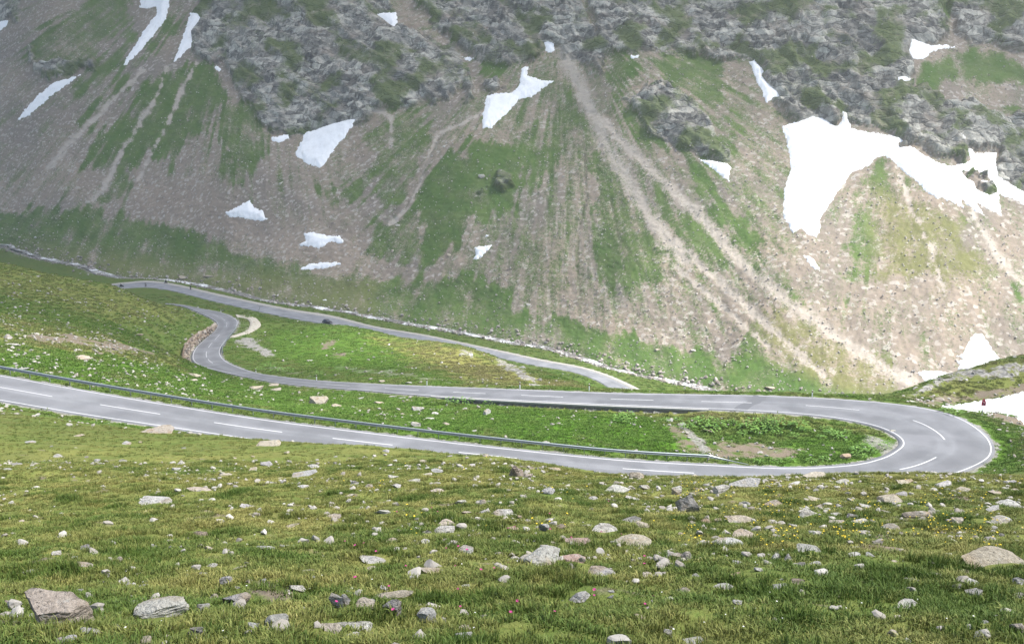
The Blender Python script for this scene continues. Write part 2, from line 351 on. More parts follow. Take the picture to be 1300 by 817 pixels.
def mountain_material():
    b = NB('mountainside', .95, .15)
    veg, cliff, pale, tone, gully_dark = (b.attr(a) for a in ('veg', 'cliff', 'pale', 'tone', 'gully_dark'))
    n1 = b.noise(.12, 5, .6); n2 = b.noise(.55, 5, .7); n3 = b.noise(.03, 4)
    st = b.voro(.7, out='Color')
    sep = b.n.new('ShaderNodeSeparateColor'); b.put(sep.inputs[0], st); rnd = sep.outputs[0]
    s = b.mix(b.step(.3, .7, n3), (.245, .20, .155), (.31, .255, .197))
    s = b.mix(tone, s, (.185, .162, .135))
    s = b.mix(b.step(.3, .75, n2, 0, .5), s, (.19, .16, .14))
    s = b.mix(b.step(.72, 1.0, rnd, 0, .55), s, (.47, .44, .40)); s = b.mix(b.step(.25, 0, rnd, 0, .3), s, (.16, .135, .115))
    s = b.mix(pale, s, b.mix(n2, (.36, .315, .265), (.45, .405, .35)))
    gcol = b.mix(b.step(.3, .7, n1), (.05, .098, .02), (.085, .14, .032)); gcol = b.mix(b.step(.55, .75, n2, 0, .6), gcol, (.10, .11, .05))
    gcol = b.mix(b.step(.85, 1.0, veg, 0, .7), gcol, b.mix(n2, (.035, .09, .010), (.06, .13, .018)))
    gcol = b.mix(b.attr('olive'), gcol, b.mix(n2, (.12, .125, .045), (.19, .18, .075)))
    n5 = b.noise(1.5, 3, .6); vn = b.math('ADD', b.math('MULTIPLY', b.math('SUBTRACT', n2, .5), .75), b.math('MULTIPLY', b.math('SUBTRACT', n5, .5), 1.5))
    vf = b.step(.16, .72, b.math('ADD', veg, vn), 0, .93)
    s = b.mix(vf, s, gcol)
    wv = b.n.new('ShaderNodeVectorMath'); wv.operation = 'MULTIPLY_ADD'; nz = b.n.new('ShaderNodeTexNoise'); nz.inputs['Scale'].default_value = .10; nz.inputs['Detail'].default_value = 7; b.put(nz.inputs['Vector'], b.pos()); b.put(wv.inputs[0], nz.outputs['Color']); wv.inputs[1].default_value = (8, 8, 8); b.put(wv.inputs[2], b.pos())
    rv = b.map((.10, .10, .36), (0, .55, 0), wv.outputs[0]); rv2 = b.map((.55, .4, .22), (0, .55, 0), wv.outputs[0]); crk = b.voro(1.0, 'DISTANCE_TO_EDGE', rv); crk2 = b.voro(1.0, 'DISTANCE_TO_EDGE', rv2); r1 = b.noise(.35, 6, .7); r2 = b.noise(.05, 4)
    f1 = b.n.new('ShaderNodeSeparateColor'); b.put(f1.inputs[0], b.voro(1.0, 'F1', rv, 'Color')); f2 = b.n.new('ShaderNodeSeparateColor'); b.put(f2.inputs[0], b.voro(1.0, 'F1', rv2, 'Color'))
    ft = b.math('ADD', b.math('MULTIPLY', f1.outputs[0], .34), b.math('ADD', b.math('MULTIPLY', f2.outputs[1], .24), b.math('MULTIPLY', r1, .75))); r = b.mix(b.step(.38, .98, ft), (.07, .072, .068), (.48, .468, .41)); r = b.mix(b.step(.45, .65, r2, 0, .5), r, (.15, .15, .14))
    r = b.mix(b.step(.0, .05, crk, .5, 0), r, (.045, .045, .045)); r = b.mix(b.step(.0, .05, crk2, .3, 0), r, (.06, .06, .06))
    r = b.mix(b.step(.38, .75, b.math('ADD', veg, b.math('ADD', b.math('MULTIPLY', b.math('SUBTRACT', r1, .5), .7), b.math('MULTIPLY', b.math('SUBTRACT', n5, .5), .5))), 0, .9), r, b.mix(n5, (.055, .09, .03), (.12, .15, .05)))
    r = b.mix(b.step(.52, .7, b.noise(.09, 5, .6, b.map((1, 1, .7), (0, .3, 0))), 0, .55), r, (.30, .26, .22))
    s = b.mix(cliff, s, r)
    s = b.mix(b.math('MULTIPLY', gully_dark, .6), s, (.06, .06, .035))
    b.col(s)
    h = b.math('ADD', b.math('MULTIPLY', n2, .5), b.math('MULTIPLY', b.math('MULTIPLY', cliff, b.math('ADD', b.math('ADD', r1, f1.outputs[1]), b.step(0, .1, crk, 0, .6))), 2.2))
    b.bump(h, .6, .9); return b.m

def snow_material():
    b = NB('old_snow', .75, .3); n = b.noise(.25, 5, .6); n2 = b.noise(2.5, 4, .6)
    c = b.mix(b.step(.45, .8, n, 0, .5), (.76, .77, .78), (.58, .58, .57)); c = b.mix(b.step(.55, .8, b.noise(1.0, 5, .7, b.map((.5, .12, .12))), 0, .6), c, (.42, .40, .37))
    b.col(c); b.b.inputs['Subsurface Weight'].default_value = 0; b.bump(b.math('ADD', n2, b.math('MULTIPLY', n, 3)), .35, .25); return b.m

def asphalt_material(nm='weathered_asphalt', k=1.):
    b = NB(nm, .85, .3)
    n = b.noise(.35, 5, .6); f = b.noise(22, 3, .8); w = b.attr('wear'); sp = b.voro(30)
    c = b.mix(b.step(.3, .7, n), (.135*k, .142*k, .153*k), (.195*k, .202*k, .216*k)); c = b.mix(b.step(.3, .8, f, 0, .3), c, (.12, .12, .125)); c = b.mix(w, c, (.105, .108, .118)); c = b.mix(b.step(.5, .62, b.noise(.16, 3, .5), 0, .3), c, (.235*k, .24*k, .255*k))
    c = b.mix(b.step(.62, .75, b.noise(.9, 5, .7), 0, .3), c, (.13, .13, .135))
    b.col(c); b.bump(f, .3, .02); return b.m

M_ASPH2 = asphalt_material('pale_asphalt', 1.35)
M_GROUND, M_MTN, M_SNOW, M_ASPH = ground_material(), mountain_material(), snow_material(), asphalt_material()
def gravel_mat(name, c0, c1):
    b = NB(name, .95, .15); k = b.voro(7, out='Color'); n = b.noise(1.2, 5)
    c = b.mix(k, c0, c1); c = b.mix(b.step(.55, .75, n, 0, .35), c, (.12, .12, .05)); b.col(c); b.bump(b.voro(7), .5, .05); return b.m
M_SHOULDER = gravel_mat('shoulder_gravel', (.25, .24, .22), (.46, .44, .41)); M_PATH = gravel_mat('path_gravel', (.3, .275, .23), (.45, .42, .36))
def paint_mat():
    b = NB('road_paint', .7, .3); n = b.noise(9, 4, .7); b.col(b.mix(b.step(.42, .72, n, 0, .75), (.52, .52, .53), (.3, .3, .305))); return b.m
M_PAINT = paint_mat()
def stream_mat():
    b = NB('stream_water', .35, .5); v = b.map((1, 1, 1)); n = b.noise(.8, 6, .75); n2 = b.noise(.12, 3)
    foam = b.step(.48, .6, b.math('ADD', n, b.math('MULTIPLY', b.math('SUBTRACT', n2, .5), .7)))
    c = b.mix(foam, b.mix(b.noise(3, 3), (.09, .085, .08), (.2, .19, .18)), (.82, .84, .86)); b.col(c); b.bump(n, .6, .25); return b.m
M_STREAM = stream_mat()

# ------------------------------------------------------------------ snowfields, traced once as outlines on the mountain
def zz(ox, oy, k, pts): return [(ox+a/k, oy+b/k) for a, b in pts]
SNOW = [
 (zz(0, 0, 2.476, [(436, -30), (437, 24), (462, 33), (490, 22), (487, 48), (450, 95), (424, 140), (390, 190), (378, 220), (400, 205), (450, 155), (490, 105), (525, 62), (532, 20), (540, -30)]), 'long snow tongue at the upper left, running down from the top edge'),
 (zz(0, 0, 2.476, [(597, 38), (620, 36), (638, 55), (625, 80), (607, 100), (612, 135), (600, 150), (570, 180), (540, 204), (555, 165), (570, 120), (585, 75)]), 'narrow snow tongue just left of the dark cliff, second from the upper left'),
 (zz(0, 0, 2.476, [(258, 233), (225, 240), (165, 258), (140, 282), (120, 293), (100, 318), (75, 345), (50, 380), (65, 377), (105, 355), (130, 330), (170, 300), (215, 265)]), 'slanting sliver of snow under the small mossy outcrop at far left'),
 (zz(0, 0, 2.476, [(-40, 85), (0, 65), (20, 60), (31, 75), (15, 90), (0, 103), (-40, 130)]), 'small scrap of snow cut by the left edge near the top'),
 (zz(0, 0, 2.476, [(675, 190), (685, 205), (697, 218), (690, 228), (676, 222)]), 'tiny snow spot at the left foot of the dark cliff'),
 (zz(300, 0, 2.475, [(418, 40), (470, 36), (505, 38), (510, 70), (500, 95), (480, 85), (455, 65)]), 'wedge of snow high in the grassy gully above the central cliff'),
 (zz(300, 0, 2.475, [(702, 173), (730, 180), (748, 182), (735, 197), (718, 190)]), 'tiny snow scrap between two green bumps under the upper cliff'),
 (zz(300, 0, 2.475, [(391, 366), (350, 372), (300, 385), (240, 405), (215, 412), (205, 440), (180, 485), (215, 515), (265, 530), (280, 515), (310, 470), (335, 440), (365, 400)]), 'triangular snowfield right beneath the grey central cliff'),
 (zz(300, 0, 2.475, [(102, 430), (140, 425), (177, 414), (165, 435), (140, 450), (108, 443)]), 'small snow strip left of the triangular snowfield'),
 ([(283, 270), (300, 262), (313, 255), (318, 253), (323, 263), (335, 267), (338, 276), (347, 279), (330, 281), (312, 278), (290, 275)], 'ragged snow patch on the brown rubble at left of the valley'),
 (zz(300, 0, 2.475, [(205, 730), (245, 726), (290, 738), (330, 740), (345, 765), (300, 762), (260, 783), (185, 770), (215, 755)]), 'ragged snow patch above the smooth oval one near the stream'),
 (zz(300, 250, 3.267, [(257, 295), (300, 277), (360, 267), (430, 267), (440, 278), (400, 292), (340, 303), (262, 304)]), 'smooth oval snow patch lowest above the stream'),
 (zz(300, 250, 3.267, [(985, 205), (1030, 200), (1060, 195), (1063, 205), (1030, 240), (1000, 262), (980, 262), (990, 240)]), 'small snow patch at the left edge of the central scree fan'),
 (zz(300, 250, 3.267, [(1020, 170), (1040, 154), (1065, 158), (1045, 165)]), 'snow speck just above the small patch by the scree fan'),
 (zz(600, 0, 2.475, [(150, 215), (165, 205), (178, 210), (170, 235), (215, 250), (262, 253), (225, 280), (190, 305), (145, 315), (130, 335), (95, 370), (60, 400), (30, 405), (27, 380), (35, 330), (40, 300), (60, 293), (120, 288), (145, 268)]), 'mid-size jagged snowfield left of the scree chute at top centre'),
 (zz(600, 0, 2.475, [(218, 130), (240, 125), (262, 138), (255, 165), (235, 172), (222, 150)]), 'small snow spot in the rocks above the jagged snowfield'),
 (zz(600, 0, 2.475, [(487, 172), (525, 173), (515, 187), (497, 187)]), 'tiny snow spot on top of the green shoulder right of the chute'),
 (zz(600, 0, 2.475, [(697, 497), (740, 500), (800, 510), (813, 525), (808, 573), (785, 560), (750, 530)]), 'small snow wedge below the rocky green shoulder'),
 (zz(940, 0, 2.475, [(27, 192), (45, 188), (70, 210), (78, 225), (70, 240), (95, 265), (115, 280), (135, 310), (105, 312), (80, 325), (65, 290), (45, 240)]), 'narrow snow strip at the top of the right scree, above the biggest snowfield'),
 (zz(940, 0, 2.475, [(125, 395), (180, 380), (225, 362), (270, 372), (300, 395), (315, 380), (318, 342), (335, 355), (350, 400), (380, 410), (440, 418), (500, 428), (520, 445), (570, 480), (620, 508), (660, 520), (700, 512), (720, 500), (700, 440), (668, 400), (685, 402), (712, 430), (720, 465), (740, 478), (810, 477), (805, 510), (815, 555), (850, 575), (891, 600), (960, 630), (960, 680), (891, 645), (850, 625), (815, 612), (817, 640), (822, 680), (790, 665), (745, 640), (775, 685), (735, 665), (695, 625), (705, 655), (660, 635), (625, 620), (643, 645), (600, 615), (560, 580), (510, 540), (480, 512), (450, 492), (425, 500), (410, 520), (350, 545), (310, 600), (270, 660), (250, 690), (255, 715), (240, 748), (205, 738), (190, 720), (165, 735), (130, 680), (135, 600), (155, 530), (145, 450)]), 'biggest snowfield, forked white sheet under the right cliffs'),
 (zz(940, 0, 2.475, [(517, 110), (560, 125), (600, 140), (640, 138), (685, 148), (640, 155), (600, 165), (575, 190), (540, 190), (525, 160), (530, 130)]), 'snow patch highest on the right, above the green shelf'),
 (zz(940, 0, 2.475, [(488, 240), (515, 235), (543, 245), (535, 263), (490, 262)]), 'small snow patch at the left end of the green shelf'),
 (zz(940, 0, 2.475, [(465, 185), (490, 187), (510, 198), (505, 206), (475, 195)]), 'thin snow strip left of the highest right patch'),
 (zz(940, 300, 3.611, [(288, 88), (310, 85), (340, 105), (375, 160), (365, 167), (335, 150), (305, 120)]), 'small slanting snow strip below the tip of the biggest snowfield'),
 (zz(940, 300, 3.611, [(1075, 440), (1110, 440), (1130, 470), (1160, 520), (1190, 560), (1140, 600), (1040, 640), (990, 612), (1000, 590), (990, 570), (1020, 565), (990, 548), (1020, 530), (1040, 490), (1055, 460)]), 'peaked snow patch behind the rocky knoll at lower right'),
 (zz(940, 300, 3.611, [(800, 622), (830, 612), (900, 613), (985, 622), (960, 660), (880, 690), (845, 668)]), 'flat snow patch beside the peaked one, at the foot of the pale scree'),
 ([(408, 381), (413, 379), (417, 381), (414, 383)], 'snow speck on the far bank just above the stream'),
]
ROADSNOW = zz(1100, 440, 4.54, [(372, 345), (440, 338), (520, 328), (600, 315), (760, 290), (908, 255), (1200, 180), (1200, 470), (960, 470), (908, 452), (885, 425), (850, 408), (760, 390), (640, 388), (540, 380), (440, 368)])
SNOWHOLES = [zz(1000, 180, 4.333, [(965, 165), (1040, 172), (1090, 190), (1110, 212), (1060, 205), (1035, 200), (1050, 220), (1100, 230), (1145, 275), (1110, 290), (1040, 255), (1030, 220), (990, 200)]), zz(1000, 180, 4.333, [(612, 8), (665, 14), (665, 24), (615, 24)])]

# ------------------------------------------------------------------ what grows and lies where on the mountainside
VEG = [
 (.82, [(-60, 262), (0, 270), (60, 262), (120, 262), (175, 275), (250, 292), (330, 305), (420, 335), (480, 355), (560, 352), (620, 352), (650, 390), (690, 410), (700, 402), (760, 410), (850, 440), (950, 462), (1080, 488), (1160, 490), (1160, 560), (-200, 420)]),
 (.6, [(36, 58), (50, 40), (90, 20), (120, -10), (172, -10), (165, 30), (140, 60), (115, 88), (60, 99), (38, 90)]),
 (.7, zz(0, 0, 2.476, [(420, 55), (340, 130), (270, 230), (170, 340), (190, 355), (300, 270), (380, 215), (430, 130)])),
 (.75, zz(0, 0, 2.476, [(600, 60), (520, 70), (500, 110), (400, 220), (270, 360), (230, 400), (280, 390), (430, 230), (520, 130), (590, 110)])),
 (.85, zz(0, 0, 2.476, [(520, 215), (470, 240), (400, 330), (280, 470), (240, 530), (330, 520), (390, 440), (400, 560), (470, 480), (540, 530), (600, 450), (650, 390), (690, 350), (760, 310), (720, 290), (650, 200), (590, 200)])),
 (.7, zz(0, 0, 2.476, [(660, 360), (720, 300), (800, 320), (820, 480), (740, 590), (700, 600), (720, 480), (670, 440)])),
 (.6, zz(0, 0, 2.476, [(300, 640), (350, 560), (400, 500), (420, 600), (380, 640)])),
 (.62, zz(300, 0, 2.475, [(390, 440), (470, 335), (520, 340), (610, 360), (600, 450), (560, 560), (520, 640), (440, 660), (420, 600), (440, 520)])),
 (1., zz(300, 0, 2.475, [(560, 620), (620, 520), (700, 460), (770, 430), (850, 450), (940, 470), (940, 560), (840, 660), (740, 700), (680, 800), (600, 810), (560, 760)])),
 (.62, zz(300, 0, 2.475, [(440, 690), (560, 640), (640, 700), (640, 830), (480, 840), (400, 780)])),
 (.85, zz(300, 0, 2.475, [(640, 150), (720, 190), (720, 280), (650, 290), (640, 240)])), (.85, zz(300, 0, 2.475, [(770, 170), (840, 145), (855, 230), (780, 260), (755, 220)])),
 (.6, zz(300, 0, 2.475, [(330, 50), (440, 60), (520, 150), (640, 260), (600, 250), (500, 230), (400, 190), (330, 120)])),
 (.7, zz(300, 0, 2.475, [(0, 310), (60, 310), (90, 380), (110, 430), (60, 560), (0, 600), (-40, 500)])),
 (.75, zz(300, 0, 2.475, [(30, 160), (150, 90), (210, 120), (160, 170), (90, 195), (30, 200)])),
 (.7, zz(300, 0, 2.475, [(250, 600), (340, 580), (420, 590), (400, 640), (300, 650)])),
 (.7, zz(600, 0, 2.475, [(120, 430), (270, 320), (300, 300), (345, 320), (350, 380), (300, 480), (240, 560), (200, 640), (160, 600), (120, 560)])),
 (1., zz(600, 0, 2.475, [(-40, 460), (100, 470), (190, 560), (130, 650), (60, 690), (-40, 700)])),
 (.7, zz(600, 0, 2.475, [(350, 500), (400, 450), (460, 470), (520, 600), (590, 760), (640, 900), (420, 900), (370, 817), (360, 650)])),
 (.85, zz(600, 0, 2.475, [(430, 160), (470, 150), (520, 200), (480, 300), (560, 400), (690, 480), (640, 500), (520, 440), (440, 350), (420, 240)])),
 (.75, zz(600, 0, 2.475, [(540, 155), (700, 160), (800, 210), (800, 350), (850, 400), (840, 490), (780, 480), (700, 330), (600, 280)])),
 (.85, zz(600, 0, 2.475, [(640, 490), (700, 480), (780, 600), (880, 720), (960, 830), (900, 850), (800, 720), (700, 600)])),
 (.7, zz(600, 0, 2.475, [(500, 440), (600, 560), (700, 700), (830, 850), (760, 900), (640, 760), (560, 620)])),
 (.85, zz(940, 0, 2.475, [(500, -10), (560, -10), (660, 30), (640, 60), (560, 40)])), (.95, zz(940, 0, 2.475, [(550, 230), (680, 160), (800, 170), (960, 200), (960, 270), (760, 250), (640, 265), (590, 310), (520, 320)])),
 (.7, zz(940, 0, 2.475, [(720, 330), (891, 340), (960, 400), (760, 370)])), (.85, zz(940, 0, 2.475, [(820, 480), (891, 450), (960, 460), (960, 580), (820, 520)])),
 (.6, zz(940, 0, 2.475, [(180, 160), (260, 100), (280, 150), (220, 200)])), (.75, zz(940, 0, 2.475, [(110, 240), (230, 220), (300, 270), (250, 310), (120, 330)])), (.85, zz(940, 0, 2.475, [(530, 390), (640, 420), (650, 450), (560, 430)])),
 (.74, zz(940, 0, 2.475, [(420, 520), (480, 530), (560, 600), (700, 700), (790, 800), (770, 900), (350, 850), (340, 720), (380, 600)])),
 (.68, zz(940, 300, 3.611, [(480, 200), (520, 60), (620, 0), (1060, 0), (1150, 130), (1040, 230), (900, 180), (830, 130), (700, 130), (690, 230), (560, 230)])),
 (.9, zz(940, 300, 3.611, [(530, 150), (590, 150), (580, 190), (530, 190)])), (.6, zz(940, 300, 3.611, [(450, 250), (500, 240), (520, 290), (470, 300)])),
 (.6, zz(940, 300, 3.611, [(-60, 520), (0, 470), (60, 380), (120, 300), (240, 340), (380, 430), (500, 480), (700, 590), (770, 720), (620, 740), (440, 740), (150, 740)])),
 (.6, zz(940, 300, 3.611, [(20, 40), (120, 130), (220, 250), (330, 340), (280, 350), (130, 250), (20, 140)])), (.85, zz(940, 300, 3.611, [(1240, 190), (1300, 200), (1300, 280), (1260, 260)])),
 (1., zz(600, 300, 3.611, [(380, 370), (520, 375), (640, 430), (800, 450), (900, 520), (1100, 560), (1300, 560), (1600, 640), (1600, 760), (1000, 690), (750, 630), (560, 560), (440, 480)])),
 (.95, zz(600, 300, 3.611, [(-40, 170), (150, 220), (200, 350), (250, 440), (-40, 450)])),
 (1., zz(300, 250, 3.267, [(500, 370), (560, 355), (590, 380), (560, 460), (510, 460)])),
]
OLIVE = [(.9, zz(940, 300, 3.611, [(60, 380), (120, 290), (240, 340), (380, 430), (500, 480), (700, 590), (770, 720), (620, 740), (440, 700), (350, 640), (150, 560)])), (.85, zz(940, 0, 2.475, [(420, 600), (560, 620), (700, 700), (790, 830), (700, 960), (420, 900)])), (.5, [(20, 305), (200, 330), (300, 345), (480, 352), (480, 410), (300, 380), (0, 330)])]
BARE = [zz(0, 0, 2.476, [(400, 640), (470, 590), (560, 560), (690, 570), (720, 640), (830, 690), (800, 730), (690, 740), (560, 700), (400, 680)]), zz(300, 250, 3.267, [(-100, 150), (100, 110), (250, 130), (470, 150), (500, 330), (340, 330), (200, 280), (0, 220)]), zz(600, 300, 3.611, [(200, 440), (330, 470), (420, 480), (300, 480)])]
CLIFF = [
 [(265, -40), (475, -40), (505, 30), (575, 60), (600, 92), (570, 128), (540, 128), (480, 142), (440, 162), (385, 172), (340, 170), (318, 132), (298, 112), (283, 82), (255, 72), (238, 42)],
 [(480, -60), (720, -60), (762, 60), (765, 92), (725, 75), (700, 55), (680, 78), (640, 80), (605, 72), (560, 40)],
 [(738, -60), (962, -60), (976, 62), (930, 77), (880, 70), (800, 64), (765, 66), (750, 30)],
 [(960, -60), (1180, -60), (1205, 50), (1160, 62), (1158, 110), (1205, 130), (1238, 192), (1225, 210), (1180, 190), (1120, 165), (1075, 148), (1060, 158), (1000, 152), (985, 132), (968, 92), (944, 70)],
 [(1180, -60), (1420, -60), (1420, 70), (1300, 62), (1220, 50)], [(1150, 132), (1205, 128), (1300, 148), (1420, 160), (1420, 260), (1300, 242), (1268, 230), (1270, 195), (1222, 188)],
 zz(600, 0, 2.475, [(480, 310), (560, 255), (650, 280), (740, 360), (755, 420), (805, 480), (790, 505), (680, 475), (600, 435), (555, 410)]),
 zz(0, 0, 2.476, [(90, 150), (105, 190), (190, 200), (290, 195), (290, 215), (150, 245), (100, 225)]),
 zz(300, 0, 2.475, [(720, 235), (750, 240), (760, 300), (730, 318), (712, 280)]), zz(300, 0, 2.475, [(775, 262), (820, 255), (845, 280), (800, 295), (778, 290)]),
 zz(300, 0, 2.475, [(825, 545), (855, 540), (865, 580), (840, 600), (820, 580)]), zz(300, 0, 2.475, [(755, 600), (785, 590), (785, 620), (765, 630)]),
 [(-60, -40), (32, -40), (22, 26), (-60, 36)], *SNOWHOLES]
PALE = [([(715, 70), (742, 120), (768, 180), (800, 235), (835, 290), (870, 330)], 9), ([(735, 120), (790, 180), (830, 220), (880, 265), (920, 310), (955, 345), (1010, 390), (1080, 440), (1170, 492)], 7), ([(805, 240), (850, 300), (900, 345), (950, 390), (1005, 440), (1045, 475)], 5),
        ([(212, 85), (200, 120), (175, 160), (150, 200), (135, 235), (115, 255)], 3), ([(470, 135), (497, 150), (497, 185)], 2.5), ([(622, 140), (600, 150), (555, 170), (545, 200), (520, 260), (480, 300)], 2), ([(835, 310), (870, 350), (930, 400), (975, 440)], 3), ([(715, -20), (722, 40), (720, 80)], 10), ([(1140, 215), (1160, 270), (1180, 310), (1200, 370)], 2.5), ([(1235, 270), (1262, 320), (1300, 360)], 5),
        ([(180, 90), (130, 140), (90, 180), (60, 215)], 3), ([(250, 80), (232, 110), (220, 140), (195, 190), (175, 230)], 2)]
GULLY = [([(742, 195), (745, 250), (735, 290), (733, 335), (737, 380)], 1.6), ([(775, 250), (785, 300), (820, 350)], 1.2), ([(560, 170), (540, 210), (515, 265)], 1.5), ([(1262, 330), (1240, 290), (1222, 262)], 1.4), ([(975, 0), (990, 40), (1010, 75)], 1.5), ([(1095, 130), (1130, 150), (1150, 158)], 2), ([(952, 35), (935, 60), (900, 68)], 2)]
RIGHTSUN = None
def mtn_masks(px, py):
    jn = fbm(px*.035, py*.035, 4, 11); jf = fbm(px*.11, py*.11, 4, 12)
    def fan(ax, ay, f, sd):
        a = np.arctan2(px-ax, np.maximum(py-ay, 8)); r = np.hypot(px-ax, py-ay); return fbm(a*f, r*.010, 4, sd)
    wl_ = 1-sstep(380, 470, px); wr = sstep(985, 1040, px); wc = 1-wl_-wr
    sn = wl_*fan(330, -130, 55, 21) + wc*fan(715, 0, 34, 22) + wr*.6*fan(1125, 120, 26, 23)
    veg = np.zeros(px.shape); bare = np.zeros(px.shape); ol = np.zeros(px.shape); cl = np.zeros(px.shape)
    for s, p in VEG: veg = np.maximum(veg, s*(.9*polymask(p, px, py, 26, 20, jn) if s in (.74, .68) else polymask(p, px, py, 9, 16, jn*.6+sn*.8)))
    for p in BARE: bare = np.maximum(bare, polymask(p, px, py, 10, 16, jn))
    for s, p in OLIVE: ol = np.maximum(ol, s*polymask(p, px, py, 18, 10, jn))
    for p in CLIFF: cl = np.maximum(cl, polymask(p, px, py, 3, 9, jn+.5*jf))
    pale = np.zeros(px.shape); gully_dark = np.zeros(px.shape)
    for pts, w in PALE:
        d, t = linedist(pts, px, py); ww = w*(.6+.6*np.sin(np.minimum(t*2.2+.35, 1.57)))
        pale = np.maximum(pale, (1-sstep(ww*.1, ww*1.5, d+5*jf*.8+2*jn))*.8)
    for pts, w in GULLY:
        d, t = linedist(pts, px, py); gully_dark = np.maximum(gully_dark, (1-sstep(w*.3, w*1.3, d+1.2*jf))*.75)  # narrow darker lines along the gullies
    fl = wc*fan(715, -20, 110, 24)+wl_*fan(330, -130, 150, 25)+wr*fan(1125, 120, 80, 26); sn = sn+.45*fl
    pale = np.maximum(pale, .5*sstep(.30, .6, fl+.3*jn)*wc*(1-sstep(370, 420, py))*sstep(90, 190, py)*sstep(620, 690, px)*(1-sstep(920, 1000, px)))
    base = .20 + .34*sn + .18*jn + .20*wc*sstep(330, 120, np.abs(px-800))*sstep(460, 330, py)                      # thin growth along the fall line everywhere on the scree
    v = np.maximum(veg*(.9+.5*jn) + .32*sn*(1-.6*(veg > .9)), base)
    v = v*(1-.75*bare)*(1-.85*pale)
    cv = np.clip(.44 + .9*fbm(px*.022, py*.03, 4, 31), 0, 1)     # grass on the ledges of the cliffs
    v = np.where(cl > .5, np.maximum(cv, veg*.62), v)
    snow = np.zeros(px.shape)
    for p, _ in SNOW: snow = np.maximum(snow, polymask(p, px, py, 4, 0))
    hol = np.zeros(px.shape)
    for p in SNOWHOLES: hol = np.maximum(hol, polymask(p, px, py, 1.5, 2, jf))
    tone = np.clip(.35+.8*fbm(px*.012, py*.012, 3, 41) + .35*(1-sstep(100, 500, px))*sstep(260, 60, py), 0, 1)
    return dict(veg=np.clip(v, 0, 1), cliff=cl, pale=pale, tone=tone, olive=ol, gully_dark=gully_dark, snow=snow*(1-hol), hole=hol)
MN = np.array([0, -.6, .8])
def mtn_disp(px, py, m):
    a = px*.82+py*.57; b = py*.82-px*.57
    r = 3.6*(ridged(a*.012, b*.030, 2, 51)-.35) + 1.9*(ridged(a*.035, b*.09, 3, 52)-.35) + .45*ridged(a*.10, b*.22, 2, 53)
    s = .5*fbm(px*.05, py*.05, 4, 54) + .28*fbm(px*.25, py*.25, 2, 55)
    d = m['cliff']*(r+1.5)*(1-m['snow']) + (1-m['cliff'])*s*(1-.6*m['snow']) - .4*m['gully_dark'] - .2*m['pale'] + .8*m['hole']
    return d
def mtn_point(x, y):
    z = base_h(x, y); px, py = proj(x, y, z); m = mtn_masks(px, py)
    f = sstep(0, 12, y-river_y(x/y)); d = mtn_disp(px, py, m)*f
    sd = stream_dist(x, y); z2 = z - 1.3*(1-sstep(1.0, 6.0, sd))*(f < 1)
    return np.stack([x, y+MN[1]*d, z2+MN[2]*d], 1), px, py, m
def mtn_ray(px, py):                      # base point of the mountainside seen in a direction
    px = np.asarray(px, float); py = np.asarray(py, float); b = (CY-py)/F; q = CT+b*ST; kx = (px-CX)/F/q; kz = (-ST+b*CT)/q
    lo = river_y(kx)-2; hi = lo+700
    for _ in range(34):
        mid = (lo+hi)/2; up = kz*mid > base_h(kx*mid, mid); lo = np.where(up, mid, lo); hi = np.where(up, hi, mid)
    d = (lo+hi)/2; return kx*d, d, base_h(kx*d, d)
def ray_ground(px, py, dmin=4., dmax=330.):
    """first point of the near land met in a direction"""
    b = (CY-py)/F; q = CT+b*ST; ds = np.exp(np.linspace(math.log(dmin), math.log(dmax), 900))
    x = (px-CX)/F/q*ds; z = (-ST+b*CT)/q*ds; h = ground_h(x, ds); k = np.where(z < h)[0]
    if not len(k): return None
    k = k[0]; j = max(k-1, 0); a = (z[j]-h[j]); c = (h[k]-z[k]); f = a/(a+c+1e-9) if k else 0
    d = ds[j]+(ds[k]-ds[j])*f; xx = (px-CX)/F/q*d; return np.array([xx, d, float(ground_h(xx, d)[0])])

def grid_faces(nr, nc):
    i = np.arange(nr-1)[:, None]*nc + np.arange(nc-1)[None]; i = i.ravel()
    return np.stack([i, i+1, i+nc+1, i+nc], 1)
# ------------------------------------------------------------------ mountain
t_in = np.linspace(-.53, .53, 640); tcols = np.concatenate([np.linspace(-.80, -.535, 46), t_in, np.linspace(.535, .80, 46)])
st = np.concatenate([np.linspace(0, 240, 400), 240+np.cumsum(np.linspace(.8, 14, 46))])
ry = river_y(tcols)
Y = ry[None]+st[:, None]*(1+.0*tcols[None]); X = tcols[None]*Y
V, mpx, mpy, mm = mtn_point(X.ravel(), Y.ravel())
me = mesh_np('mountain', V, grid_faces(len(st), len(tcols)), [M_MTN])
for k in ('veg', 'cliff', 'pale', 'tone', 'olive', 'gully_dark'): attr(me, k, mm[k])
tag(link('mountain', me), 'steep mountainside of scree, grass and grey cliffs across the valley', kind='structure')
MTN_V, MTN_M = V, mm

# ------------------------------------------------------------------ ground
dens = lambda s: np.interp(s, [math.log(3), math.log(70+9), math.log(78+9), math.log(135+9), math.log(160+9), math.log(280+9), math.log(700)], [.013, .011, .0036, .0036, .0062, .0075, .012])
rows = [math.log(2.0)]
while rows[-1] < math.log(1000): rows.append(rows[-1]+float(dens(rows[-1])))
rows = np.array(rows)
ti = np.linspace(-.53, .53, 600); gc = np.concatenate([np.linspace(-.85, -.533, 40), ti, np.linspace(.533, .85, 40)])
